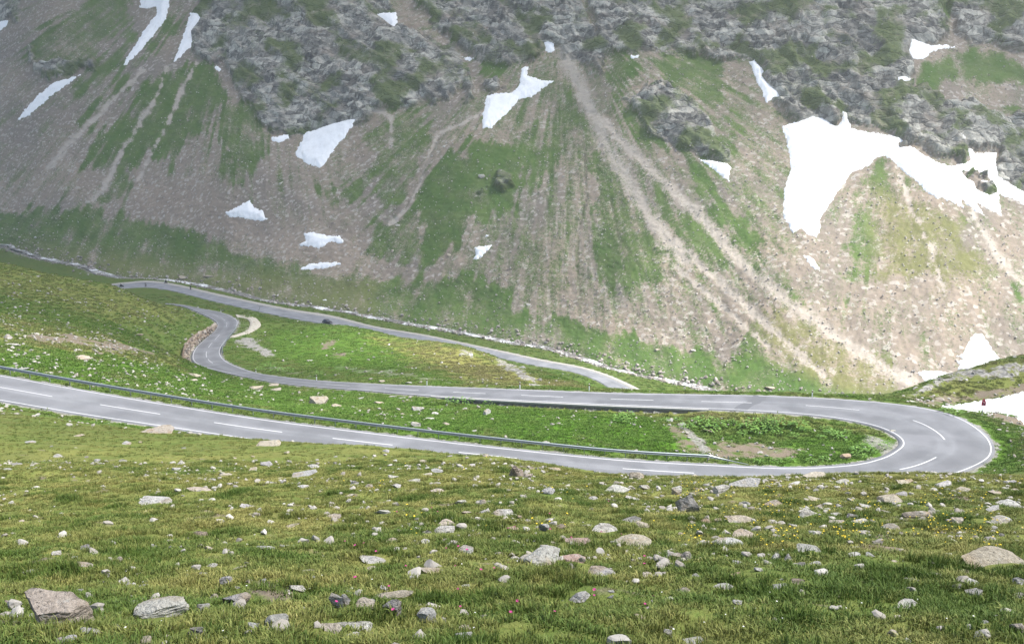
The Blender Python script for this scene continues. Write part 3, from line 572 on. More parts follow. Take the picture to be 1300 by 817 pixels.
# every column runs out to the stream
YR = river_y(gc)
Yg = np.exp(rows)[:, None]-K
frac = (rows-rows[0])/(rows[-1]-rows[0])
Yg = np.repeat(Yg, len(gc), 1); last = np.array([np.searchsorted(np.exp(rows)-K, YR[j]) for j in range(len(gc))])
NR = int(last.max())
YY = np.empty((NR+1, len(gc)))
for j in range(len(gc)):
    col = np.concatenate([Yg[:last[j], j][Yg[:last[j], j] < YR[j]-.3], [YR[j]]])
    YY[:, j] = np.interp(np.linspace(0, len(col)-1, NR+1), np.arange(len(col)), col)
XX = gc[None]*(YY+K*np.clip((60-YY)/60, 0, 1))
gx, gy = XX.ravel(), YY.ravel()
gz, edge = ground_h(gx, gy, True)
gpx, gpy = proj(gx, gy, gz)
jn = fbm(gx*.25, gy*.25, 4, 61); jf = fbm(gx*.9, gy*.9, 3, 62)
def gmask(poly, d0, d1, soft=5, jit=8):
    m = np.zeros(gx.shape); s = np.where((gy > d0) & (gy < d1))[0]
    m[s] = polymask(poly, gpx[s], gpy[s], soft, jit, jn[s]); return m
near = 1-sstep(28, 60, gy)
dry = np.clip(.45*near + .5*near*noise(gx*.3, gy*.3, 66) + .25*sstep(25, 60, gy)*(1-sstep(75, 86, gy)), 0, 1)
dry = np.maximum(dry, gmask([(470, 428), (520, 432), (560, 436), (600, 446), (650, 464), (680, 478), (755, 494), (745, 500), (700, 495), (640, 490), (600, 486), (560, 470), (520, 455)], 125, 250, 12, 12)*.97)
dry = np.maximum(dry, gmask([(-60, 330), (0, 333), (140, 362), (226, 388), (240, 400), (160, 410), (100, 395), (0, 370), (-60, 360)], 110, 280, 10, 12)*.45)
dry = np.maximum(dry, gmask([(0, 400), (120, 425), (230, 455), (235, 470), (150, 455), (60, 445), (0, 440)], 90, 230, 6, 12)*.5)
dry = np.maximum(dry, .5*gmask([(1150, 506), (1230, 465), (1320, 445), (1320, 500), (1230, 512)], 118, 160, 6, 6))
dry = np.maximum(dry, .55*gmask([(560, 505), (870, 518), (960, 524), (1090, 540), (1130, 556), (1100, 550), (960, 534), (860, 530), (700, 520)], 95, 135, 3, 3))
dirt0 = near*np.clip(.9*fbm(gx*1.1, gy*1.1, 3, 103)*-1-.12+.25*noise(gx*.2, gy*.2, 68), 0, .7)
lush = np.zeros(gx.shape)
for p, d0, d1, s in (([(500, 545), (560, 522), (640, 520), (780, 528), (850, 540), (890, 556), (880, 575), (760, 568), (640, 556)], 88, 128, 1.), ([(240, 470), (330, 490), (430, 500), (560, 512), (700, 520), (860, 540), (860, 570), (600, 545), (380, 525), (240, 500), (100, 478)], 88, 150, .65),
     ([(340, 420), (420, 412), (520, 430), (560, 450), (500, 470), (420, 470), (350, 450)], 140, 260, .6), ([(640, 458), (700, 470), (760, 488), (780, 500), (720, 492), (660, 472)], 230, 310, .5), ([(1060, 540), (1130, 560), (1130, 585), (960, 588), (1000, 560)], 92, 112, .75), ([(900, 535), (1060, 538), (1100, 555), (960, 556)], 95, 112, .5),
     ([(1225, 530), (1290, 545), (1290, 610), (1210, 612), (1260, 580)], 85, 120, .6), ([(0, 440), (230, 460), (420, 520), (200, 500), (0, 470)], 90, 180, .5)): lush = np.maximum(lush, s*gmask(p, d0, d1, 9, 9))
dirt = dirt0
for p, d0, d1, s in (([(895, 562), (930, 559), (1000, 566), (1040, 571), (1020, 579), (960, 583), (905, 581), (885, 577)], 90, 112, .62), ([(25, 424), (90, 425), (160, 436), (215, 450), (160, 446), (90, 436), (35, 432)], 95, 220, .75), ([(1150, 507), (1200, 500), (1250, 496), (1320, 483), (1320, 497), (1232, 511), (1180, 517)], 112, 150, .6), ([(408, 433), (425, 432), (428, 440), (410, 442)], 140, 240, .7), ([(420, 447), (440, 446), (440, 452), (424, 454)], 140, 240, .7),
     ([(1205, 519), (1240, 522), (1290, 524), (1320, 535), (1320, 545), (1290, 540), (1250, 528)], 108, 122, .8), ([(840, 535), (866, 540), (900, 560), (905, 580), (870, 580), (855, 560)], 90, 112, .55)): dirt = np.maximum(dirt, s*gmask(p, d0, d1, 4, 6))
grav = (edge > -.5)*(1-sstep(.1, .75, edge+.5*jf))*.75
for p, d0, d1, s in (([(296, 429), (318, 428), (335, 440), (350, 452), (335, 452), (310, 440), (298, 436)], 150, 250, .95), ([(425, 463), (500, 468), (560, 480), (600, 488), (540, 484), (470, 476), (425, 470)], 130, 200, .42), ([(858, 538), (872, 540), (895, 556), (905, 572), (890, 580), (880, 562)], 90, 112, .7), ([(1100, 552), (1140, 560), (1138, 575), (1120, 580), (1095, 560)], 92, 108, .55), ([(340, 462), (420, 480), (420, 484), (330, 470)], 140, 200, .4),
     ([(300, 404), (318, 404), (332, 412), (325, 419), (300, 428), (292, 428), (296, 405)], 215, 265, .35)): grav = np.maximum(grav, s*gmask(p, d0, d1, 3, 5))
sd = stream_dist(gx, gy); grav = np.maximum(grav, .62*(1-sstep(2.5, 9, sd+3*jn)))
rock = np.zeros(gx.shape)
for p, d0, d1, s in ((zz(1100, 440, 4.54, [(240, 290), (350, 220), (480, 158), (600, 125), (700, 140), (800, 100), (980, 85), (980, 165), (700, 185), (560, 190), (420, 225), (300, 290)]), 118, 165, .62), ([(630, 452), (650, 462), (672, 476), (690, 492), (676, 492), (650, 475), (628, 460)], 125, 240, .6), ([(585, 445), (606, 446), (600, 455), (585, 452)], 150, 240, .5)): rock = np.maximum(rock, s*gmask(p, d0, d1, 4, 5))
rockd = rock*(1.3*ridged(gx*.22, gy*.5, 3, 71)-.45)
me = mesh_np('ground', np.stack([gx, gy, gz+rockd], 1), grid_faces(NR+1, len(gc)), [M_GROUND])
for k, v in (('dry', dry), ('lush', lush), ('dirt', dirt), ('gravel', grav), ('rock', rock)): attr(me, k, v)
tag(link('ground', me), 'grassy alpine slope and valley floor', kind='structure')
G_LUSH = lush

# ------------------------------------------------------------------ snow lying on the land
def snow_obj(poly, label, ray, n, th, step_=1.1, group='old snow patches on the mountainside'):
    xs = [p[0] for p in poly]; ys = [p[1] for p in poly]
    w = max(xs)-min(xs)+6; h = max(ys)-min(ys)+6; st_ = max(.45, min(step_, max(w, h)/34))
    a = np.arange(min(xs)-3, max(xs)+3, st_); b = np.arange(min(ys)-3, max(ys)+3, st_); A_, B_ = np.meshgrid(a, b); A_ = A_.ravel(); B_ = B_.ravel()
    sdv = sdist(poly, A_, B_) + 1.5*fbm(A_*.22, B_*.22, 3, 81) + .8*fbm(A_*.7, B_*.7, 2, 82)
    for hp in SNOWHOLES: sdv = np.minimum(sdv, -sdist(hp, A_, B_)+.8*fbm(A_*.5, B_*.5, 2, 83))
    x, y, z = ray(A_, B_)
    t = th*(.35*sstep(0, 1.6, sdv) + .65*sstep(0, 9, sdv)) - .9*th*sstep(0, -2.2, sdv) - .25*th + .12*th*fbm(A_*.08, B_*.08, 3, 84)
    Vv = np.stack([x+n[0]*t, y+n[1]*t, z+n[2]*t], 1)
    Fc = grid_faces(len(b), len(a)); keep = (sdv[Fc] > -2.2).any(1); Fc = Fc[keep]
    used = np.unique(Fc); re = np.zeros(len(Vv), int); re[used] = np.arange(len(used)); Vv = Vv[used]; Fc = re[Fc][:, ::-1]
    c = np.array([Vv[:, 0].mean(), Vv[:, 1].mean(), Vv[:, 2].min()])
    o = link('snow_patch', mesh_np('snow_patch', Vv-c, Fc, [M_SNOW]), tuple(c)); tag(o, label, 'snow', group); return o
for poly, lab in SNOW: snow_obj(poly, lab, mtn_ray, MN, 1.5)
def near_ray(lo0, hi0):
    def f(px, py):
        b = (CY-py)/F; q = CT+b*ST; kx = (px-CX)/F/q; kz = (-ST+b*CT)/q
        lo = np.full(px.shape, float(lo0)); hi = np.full(px.shape, float(hi0))
        for _ in range(30):
            mid = (lo+hi)/2; up = kz*mid > ground_h(kx*mid, mid); lo = np.where(up, mid, lo); hi = np.where(up, hi, mid)
        d = (lo+hi)/2; return kx*d, d, ground_h(kx*d, d)
    return f
snow_obj(ROADSNOW, 'dirty white snowbank beside the hairpin road, behind the red sign', near_ray(112, 146), np.array([0, -.3, .95]), .55, .7, 'snowbanks by the road')

# ------------------------------------------------------------------ roads, markings, stream, path
def lerp_ribbon(R, f): return R[:, :3]*(1-f)+R[:, 3:]*f
def ribbon(name, R, fs, mat, dz=0., skirt=0., parent=None, extra=None):
    """a strip across R (n,6) at the given fractions of its width"""
    L = [lerp_ribbon(R, f)+np.array([0, 0, dz]) for f in fs]
    if skirt:
        a, b = L[0].copy(), L[-1].copy(); wa = (L[0]-L[-1]); wa /= np.linalg.norm(wa, axis=1)[:, None]+1e-9
        L = [a+wa*.12-np.array([0, 0, skirt])] + L + [b-wa*.12-np.array([0, 0, skirt])]
    V = np.stack(L, 1).reshape(-1, 3); Fc = grid_faces(len(R), len(L))
    v1 = V[Fc[0, 1]]-V[Fc[0, 0]]; v2 = V[Fc[0, 3]]-V[Fc[0, 0]]
    if np.cross(v1, v2)[2] < 0: Fc = Fc[:, ::-1]
    me = mesh_np(name, V, Fc, [mat]); return link(name, me, parent=parent)
fr = [0, .06, .2, .26, .36, .42, .5, .58, .64, .74, .8, .94, 1]
rd = tag(ribbon('hairpin_road', HR, fr, M_ASPH, 0, .5), 'grey two-lane asphalt road bending round the hairpin', kind='structure')
wearp = [.1, .0, .5, .6, .5, .0, .2, .0, .5, .6, .5, .0, .1]; full = [.1]+wearp+[.1]
attr(rd.data, 'wear', np.tile(np.array(full)*.8, len(HR))*(.75+.5*np.repeat(sstep(-.5, .5, noise(np.arange(len(HR))*.07, np.zeros(len(HR)), 77)), len(full))))
ax0 = .0
frd = tag(ribbon('valley_road', FR, [ax0, .08, .25, .4, .55, .74], M_ASPH2, 0, .25), 'pale asphalt road along the valley floor', kind='structure')
attr(frd.data, 'wear', np.tile(np.array([0, 0, 0, .15, .0, .2, 0, 0]), len(FR)))
tag(ribbon('road_shoulder', FR, [.741, .87, 1.0], M_SHOULDER, -.01, .3), 'pale gravel shoulder along the valley road', kind='structure')
# edge lines and centre dashes
def widths(R): return np.linalg.norm(R[:, :3]-R[:, 3:], axis=1)
def strip(name, R, off_a, off_b, mat, dz, parent, side=0):
    w = widths(R)[:, None]; a = R[:, :3]; b = R[:, 3:]; u = (b-a)/w
    A1 = a+u*off_a if side == 0 else b-u*off_a; B1 = a+u*off_b if side == 0 else b-u*off_b
    return ribbon(name, np.hstack([A1, B1]), [0, 1], mat, dz, 0, parent)
strip('edge_line', HR, .42, .56, M_PAINT, .012, rd, 0); strip('edge_line', HR, .30, .44, M_PAINT, .012, rd, 1)
def dash_between(R, p0, p1, parent, wd=.16):
    """centre dash between two places on the road"""
    mid = (R[:, :3]+R[:, 3:])/2; px, py = proj(mid[:, 0], mid[:, 1], mid[:, 2])
    i = int(np.argmin((px-p0[0])**2+(py-p0[1])**2)); j = int(np.argmin((px-p1[0])**2+(py-p1[1])**2)); i, j = min(i, j), max(i, j)
    i = max(i-1, 0); j = min(j+1, len(R)-1)
    s = R[i:j+1]; 
    if len(s) < 2: return
    c = (s[:, :3]+s[:, 3:])/2; u = (s[:, 3:]-s[:, :3])/widths(s)[:, None]
    # clip to the true ends by arc
    L = np.concatenate([[0], np.cumsum(np.linalg.norm(np.diff(c, axis=0), axis=1))]); tt = np.linspace(0, L[-1], 9)
    c2 = np.stack([np.interp(tt, L, c[:, k]) for k in range(3)], 1); u2 = np.stack([np.interp(tt, L, u[:, k]) for k in range(3)], 1)
    ribbon('centre_dash', np.hstack([c2-u2*wd/2, c2+u2*wd/2]), [0, 1], M_PAINT, .014, 0, parent)
for a, b in (((-150, 470), (-95, 480)), ((7.7, 492), (59.6, 502.5)), ((134, 515.5), (192, 526)), ((281, 539), (345, 548)), ((430, 558), (490, 565)), ((590, 575), (650, 582)), ((796, 596.8), (870, 601.6)), ((960, 606), (1035, 606)), ((1146, 599), (1188, 587)), ((1198, 556), (1162, 536.8)), ((1083, 520.8), (1028, 516)), ((943, 512.8), (896, 509.6)),
             ((824, 506.8), (780, 505)), ((711, 503), (671, 501.5)), ((612, 499), (585, 498)), ((523, 495.4), (492, 494.5)), ((440, 489.5), (420, 488)), ((268, 461.8), (263.5, 458)), ((262, 452), (262.5, 447)), ((265, 440), (268.5, 436)), ((274.5, 430.5), (278, 426)), ((287, 414), (288, 410)), ((285.5, 406.5), (281.5, 404)), ((277, 401), (272, 399))):
    dash_between(HR, a, b, rd)
# tar seams and patches, thin sheets on the road
def seam(R, i, f0, f1, w, mat, parent, name='tar_seam', dz=.009):
    s = R[i:i+2]; c0 = s[0]; d = (s[1]-s[0]); d = d/np.linalg.norm(d[:3])
    rows_ = []
    for f in np.linspace(f0, f1, 9):
        q = c0[:3]*(1-f)+c0[3:]*f + (d[:3])*(.25*math.sin(f*7)+.1*math.sin(f*23)); rows_.append(np.concatenate([q, q+d[:3]*w]))
    return ribbon(name, np.array(rows_), [0, 1], mat, dz, 0, parent)
M_TAR = plain('tar', (.045, .045, .05), .6); M_PATCH = plain('asphalt_patch', (.115, .12, .13), .85)
def st_index(R, px, py):
    mid = (R[:, :3]+R[:, 3:])/2; a, b = proj(mid[:, 0], mid[:, 1], mid[:, 2]); return int(np.argmin((a-px)**2+(b-py)**2))
seam(HR, st_index(HR, 283, 421), .05, .95, .5, M_TAR, rd); seam(HR, st_index(HR, 960, 512), .03, .97, 1.6, M_PATCH, rd, 'asphalt_patch'); seam(HR, st_index(HR, 266, 432), .0, .4, .3, M_TAR, rd)
seam(FR, st_index(FR, 184, 361), .05, .65, .7, M_TAR, frd); seam(FR, st_index(FR, 330, 388), .1, .6, .5, M_PATCH, frd, 'asphalt_patch')
# low retaining wall under the far leg
WR = HR[WI]; wu = (WR[:, :3]-WR[:, 3:])/widths(WR)[:, None]; wu[:, 2] = 0
root = bpy.data.objects.new('retaining_wall', None); sc.collection.objects.link(root); root.location = tuple(WR[len(WR)//2, :3]); tag(root, 'low dark retaining wall under the lawn-side edge of the far leg', 'wall'); b0 = np.array(root.location)
def wall_strip(name, prof, mat):
    V = np.stack([WR[:, :3]+wu*o_+np.array([0, 0, h_]) for o_, h_ in prof], 1).reshape(-1, 3)-b0; Fc = grid_faces(len(WR), len(prof))
    n0 = np.cross(V[Fc[0, 1]]-V[Fc[0, 0]], V[Fc[0, 3]]-V[Fc[0, 0]])
    if n0[2] < 0 or (abs(n0[2]) < 1e-6 and n0[1] > 0): Fc = Fc[:, ::-1]
    link(name, mesh_np(name, V, Fc, [mat], smooth=False), parent=root)
wall_strip('coping', [(.02, -.03), (.02, .06), (.34, .06), (.34, -.12), (.27, -.12)], plain('pale_concrete', (.36, .355, .34), .85, var=.25, scale=2))
wall_strip('wall_face', [(.05, -.1), (.27, -.121), (.30, -.8)], plain('dark_stone_face', (.17, .16, .145), .9, var=.5, scale=3))
# stream
tn = np.gradient(SR, axis=0)[:, :2]; tn /= np.linalg.norm(tn, axis=1)[:, None]; nrm = np.stack([-tn[:, 1], tn[:, 0]], 1)
sl = np.concatenate([[0], np.cumsum(np.linalg.norm(np.diff(SR, axis=0), axis=1))]); hw = 1.9+.9*noise(sl*.05, sl*0, 91)+.5*noise(sl*.2, sl*0, 92)
SRR = np.hstack([np.stack([SR[:, 0]-nrm[:, 0]*hw, SR[:, 1]-nrm[:, 1]*hw, SR[:, 2]], 1), np.stack([SR[:, 0]+nrm[:, 0]*hw, SR[:, 1]+nrm[:, 1]*hw, SR[:, 2]], 1)])
sh = float(np.median(ground_h(SR[:, 0], SR[:, 1]-.5)-SR[:, 2]))
zb = ground_h(SR[:, 0], SR[:, 1]-.3); SRR[:, 2] = zb+.45; SRR[:, 5] = zb+.45
tag(ribbon('stream', SRR, [0, .25, .5, .75, 1], M_STREAM, 0, 0), 'shallow white-water mountain stream along the valley', kind='structure')
# lay-by path
PP = []
for a, b in PS:
    r1, r2 = near_ray(190, 285)(np.array([a[0], b[0]], float), np.array([a[1], b[1]], float))[0:2], None
    q = near_ray(190, 285)(np.array([a[0], b[0]], float), np.array([a[1], b[1]], float)); PP.append([q[0][0], q[1][0], q[2][0], q[0][1], q[1][1], q[2][1]])
PR = spline(np.array(PP), 8)
def drape(R, dz=.12):
    for k in (0, 3): R[:, k+2] = ground_h(R[:, k], R[:, k+1])+dz
    return R
PR = drape(PR, .18)
tag(ribbon('gravel_path', PR, [0, .33, .66, 1], M_PATH, 0, .35), 'crescent gravel lay-by path beside the S bend', kind='structure')

# ------------------------------------------------------------------ rocks
def rock_material():
    b = NB('lichen_rock', .9, .2); oi = b.n.new('ShaderNodeObjectInfo'); loc = b.n.new('ShaderNodeVectorMath'); loc.operation = 'ADD'
    k = b.n.new('ShaderNodeVectorMath'); k.operation = 'SCALE'; b.put(k.inputs[0], b.pos()); k.inputs['Scale'].default_value = 1.0
    b.t.links.new(b.gpos(), loc.inputs[0]); v = loc.outputs[0]
    n1 = b.noise(5, 5, .65, v); n2 = b.noise(22, 5, .75, v); n3 = b.noise(2.2, 3, .5, v); vo = b.voro(60, vec=v)
    c = b.mix(n1, oi.outputs['Color'], b.mix(.5, oi.outputs['Color'], (.5, .48, .44)))
    c = b.mix(b.step(.42, .66, n2, 0, .7), c, b.mix(.55, oi.outputs['Color'], (.07, .066, .06)))
    c = b.mix(b.step(.52, .68, n3, 0, .55), c, (.33, .235, .13))
    c = b.mix(b.step(.56, .66, b.noise(9, 4, .7, v), 0, .5), c, (.46, .46, .42))
    c = b.mix(b.step(.60, .66, b.noise(34, 3, .7, v), 0, .8), c, (.05, .048, .042))
    st_ = b.noise(3.0, 4, .6, b.map((1, 1, 7), (.35, .2, 0), v)); c = b.mix(b.step(.56, .64, st_, 0, .4), c, (.11, .095, .08))
    b.col(c); b.bump(b.math('ADD', b.math('ADD', n2, b.math('MULTIPLY', n1, 1.5)), b.math('MULTIPLY', st_, 1.5)), 1.0, .06); return b.m
M_ROCK = rock_material()
def ico(sub):
    bm = bmesh.new(); bmesh.ops.create_icosphere(bm, subdivisions=sub, radius=1); V = np.array([v.co[:] for v in bm.verts]); Fc = np.array([[v.index for v in f.verts] for f in bm.faces]); bm.free(); return V, Fc
ICO = {s: ico(s) for s in (1, 2, 3, 4)}
def rock_mesh(seed, sub=3, flat=.0, angular=.7, point=0.):
    r = np.random.default_rng(seed); V, Fc = ICO[sub]; V = V.copy()
    for _ in range(int(6+9*angular)):
        nrm_ = r.normal(size=3); nrm_[2] *= .8; nrm_ /= np.linalg.norm(nrm_); d = r.uniform(.36, .74) if angular > .4 else r.uniform(.6, .9)
        s = V @ nrm_ - d; V = V - np.maximum(s, 0)[:, None]*nrm_
    o = r.uniform(0, 50, 3)
    def n3(s, k): return (noise(V[:, 0]*s+o[0]+V[:, 2]*s*.7, V[:, 1]*s+o[1]-V[:, 2]*s*.5, k)+noise(V[:, 2]*s+o[2], V[:, 0]*s-V[:, 1]*s*.6, k+1))*.5
    rad = 1+.12*n3(1.7, 1)+.07*n3(4.5, 3)+(.05*n3(11, 5) if sub > 2 else 0)
    V = V*rad[:, None]
    if sub > 2:                                     # broken bedding steps
        q = V[:, 2]*5+V[:, 0]*r.uniform(-1.5, 1.5)+.3*n3(3, 8); V[:, :2] *= (1+.05*(np.abs((q % 1)-.5)*2-.5))[:, None]
    if point: V[:, :2] *= (1-point*np.clip(V[:, 2]*.5+.5, 0, 1))[:, None]
    if flat: V[:, 2] = np.where(V[:, 2] > 0, np.minimum(V[:, 2], flat+.25*(V[:, 2]-flat)*(V[:, 2] > flat)), V[:, 2])
    V[:, 2] = np.where(V[:, 2] < -.6, -.6, V[:, 2])
    lo, hi = V.min(0), V.max(0); V[:, 0] = (V[:, 0]-(lo[0]+hi[0])/2)/(hi[0]-lo[0]); V[:, 1] = (V[:, 1]-(lo[1]+hi[1])/2)/(hi[1]-lo[1]); V[:, 2] = (V[:, 2]-lo[2])/(hi[2]-lo[2])
    me = mesh_np('rock', V, Fc, [M_ROCK], smooth=False)
    return me
RM = {'b': [rock_mesh(100+i, 3, 0, .8) for i in range(9)], 'f': [rock_mesh(200+i, 3, .25, .5) for i in range(6)], 'p': [rock_mesh(300+i, 3, 0, .9, .75) for i in range(4)], 's': [rock_mesh(400+i, 2, 0, .7) for i in range(8)]}
RC = {'w': (.50, .485, .45), 'g': (.36, .355, .34), 't': (.41, .345, .26), 'd': (.12, .115, .11), 'b': (.21, .15, .105), 'r': (.36, .23, .185), 'o': (.40, .27, .15), 'G': (.22, .215, .205), 'T': (.44, .375, .285)}
RN = {'w': 'whitish', 'g': 'pale grey', 't': 'tan', 'd': 'blackish', 'b': 'brown', 'r': 'reddish', 'o': 'rusty orange', 'G': 'dark grey', 'T': 'sandy'}
def ray_near(px, py, dmax=60.):
    b = (CY-py)/F; q = CT+b*ST; ds = np.exp(np.linspace(math.log(4), math.log(dmax), 500)); x = (px-CX)/F/q*ds; z = (-ST+b*CT)/q*ds
    h = base_h(x, ds)+ground_noise(x, ds); k = np.where(z < h)[0]
    if not len(k): return None
    d = ds[k[0]]; xx = (px-CX)/F/q*d; return np.array([xx, d, float(base_h(xx, d)+ground_noise(xx, np.array([d]))[0])])
# (x0, x1, y0, y1, colour, shape) in enlarged views of the slope
R5 = [(62, 290, 640, 785, 't', 'H0'), (428, 610, 650, 738, 'w', 'H1'), (725, 817, 650, 705, 'g', 'b'), (860, 935, 715, 765, 'g', 'b'), (605, 675, 755, 800, 'd', 'b'), (942, 997, 625, 655, 'w', 'b'), (450, 552, 328, 362, 'w', 'f'), (605, 695, 302, 320, 't', 'f'), (630, 682, 443, 466, 'b', 'b'), (718, 762, 592, 630, 'g', 'b'),
 (1078, 1134, 645, 705, 'g', 'b'), (783, 826, 355, 378, 'w', 'b'), (945, 1035, 255, 272, 'g', 'f'), (1060, 1117, 397, 416, 't', 'b'), (927, 978, 417, 440, 'T', 'b'), (575, 607, 213, 232, 'w', 'p'), (558, 590, 240, 255, 'w', 'b'), (715, 755, 255, 275, 'T', 'f'), (813, 843, 238, 256, 'w', 'b'), (850, 890, 220, 240, 'g', 'b'),
 (1007, 1043, 227, 242, 'w', 'b'), (832, 912, 148, 174, 'T', 'f'), (430, 556, 113, 132, 'T', 'f'), (398, 428, 152, 167, 'g', 'b'), (28, 66, 220, 236, 'G', 'b'), (8, 35, 240, 250, 'g', 'b'), (78, 118, 148, 162, 'g', 'f'), (168, 205, 195, 208, 'g', 'b'), (235, 272, 128, 140, 'T', 'f'), (320, 355, 106, 116, 'g', 'f'),
 (304, 328, 210, 222, 'g', 'b'), (388, 416, 210, 228, 'g', 'b'), (163, 197, 508, 530, 'w', 'b'), (65, 125, 570, 590, 'w', 'f'), (240, 297, 550, 566, 'g', 'f'), (252, 290, 490, 515, 'd', 'b'), (355, 380, 478, 498, 'w', 'b'), (370, 398, 530, 552, 'g', 'b'), (400, 432, 618, 642, 'w', 'p'), (377, 400, 752, 776, 'w', 'b'),
 (255, 325, 758, 795, 'g', 'f'), (180, 240, 785, 812, 'g', 'f'), (455, 495, 790, 815, 't', 'b'), (523, 560, 785, 800, 'w', 'b'), (485, 513, 492, 508, 'g', 'b'), (660, 698, 493, 513, 'T', 'b'), (673, 712, 555, 570, 'w', 'b'), (650, 682, 577, 600, 'g', 'b'), (757, 806, 560, 574, 'T', 'f'), (838, 895, 490, 512, 'g', 'f'),
 (915, 945, 490, 502, 'g', 'f'), (982, 1032, 568, 586, 'g', 'b'), (1000, 1036, 594, 610, 'w', 'b'), (795, 826, 605, 622, 'T', 'b'), (846, 872, 605, 622, 'g', 'b'), (1015, 1048, 460, 490, 'w', 'p'), (970, 1010, 293, 310, 'w', 'b'), (1005, 1117, 758, 782, 'T', 'f'), (1092, 1134, 745, 770, 'w', 'b'), (800, 850, 745, 768, 'g', 'b'),
 (680, 712, 650, 675, 'T', 'b'), (640, 685, 685, 722, 'g', 'b'), (8, 34, 675, 700, 'r', 'b'), (246, 270, 640, 655, 'w', 'b')]
R6 = [(130, 277, 612, 655, 'T', 'H2'), (60, 132, 640, 692, 'T', 'b'), (170, 250, 650, 720, 'G', 'H3'), (290, 365, 685, 747, 'g', 'H4'), (0, 122, 735, 766, 'w', 'f'), (0, 45, 622, 682, 'g', 'b'), (432, 505, 775, 820, 'g', 'b'), (70, 195, 484, 520, 'w', 'f'), (302, 388, 526, 554, 'T', 'f'), (370, 450, 345, 375, 't', 'b'),
 (357, 437, 373, 405, 'w', 'b'), (130, 193, 308, 334, 'w', 'b'), (514, 562, 270, 298, 'G', 'b'), (568, 655, 303, 340, 'w', 'p'), (636, 695, 137, 198, 'b', 'H5'), (690, 728, 175, 198, 'T', 'b'), (982, 1088, 210, 258, 'w', 'H6'), (1085, 1143, 172, 208, 'T', 'b'), (1120, 1168, 222, 248, 'w', 'b'), (1250, 1295, 228, 265, 'w', 'b'),
 (758, 812, 230, 262, 'g', 'p'), (695, 848, 450, 530, 'w', 'H7'), (838, 925, 483, 512, 'r', 'f'), (842, 948, 422, 452, 'r', 'f'), (930, 1040, 535, 570, 'g', 'b'), (845, 955, 622, 677, 'w', 'H8'), (1135, 1183, 548, 570, 'T', 'b'), (1220, 1298, 466, 503, 'g', 'b'), (945, 1052, 380, 410, 'w', 'f'), (1020, 1178, 410, 455, 'T', 'f'),
 (1062, 1135, 350, 370, 'G', 'f'), (1113, 1168, 360, 382, 'T', 'b'), (910, 950, 363, 384, 'w', 'b'), (745, 790, 365, 397, 'g', 'b'), (808, 858, 362, 388, 'b', 'b'), (507, 557, 340, 365, 'T', 'b'), (625, 680, 372, 392, 'r', 'f'), (320, 350, 388, 420, 'G', 'p'), (287, 342, 420, 445, 'w', 'b'), (175, 220, 420, 440, 'T', 'f'),
 (445, 510, 445, 488, 'g', 'b'), (340, 397, 230, 252, 'T', 'b'), (345, 393, 155, 178, 'g', 'b'), (255, 305, 195, 215, 'w', 'f'), (198, 235, 215, 235, 'w', 'b'), (178, 216, 182, 198, 'w', 'b'), (42, 76, 205, 228, 'g', 'b'), (102, 130, 215, 238, 'g', 'b'), (18, 62, 252, 268, 'T', 'f'), (1215, 1250, 763, 795, 'w', 'b'),
 (590, 618, 473, 490, 'T', 'b'), (458, 500, 315, 332, 'w', 'f'), (430, 482, 275, 297, 'w', 'b'), (882, 925, 232, 248, 'w', 'b'), (1072, 1130, 265, 280, 'w', 'f'), (628, 662, 295, 310, 'w', 'b'), (785, 835, 152, 168, 'T', 'f'), (1268, 1298, 605, 632, 'T', 'b'), (312, 350, 175, 190, 'w', 'f'), (668, 700, 335, 350, 'T', 'b'), (520, 560, 313, 328, 'g', 'b'), (600, 632, 345, 358, 'T', 'f')]
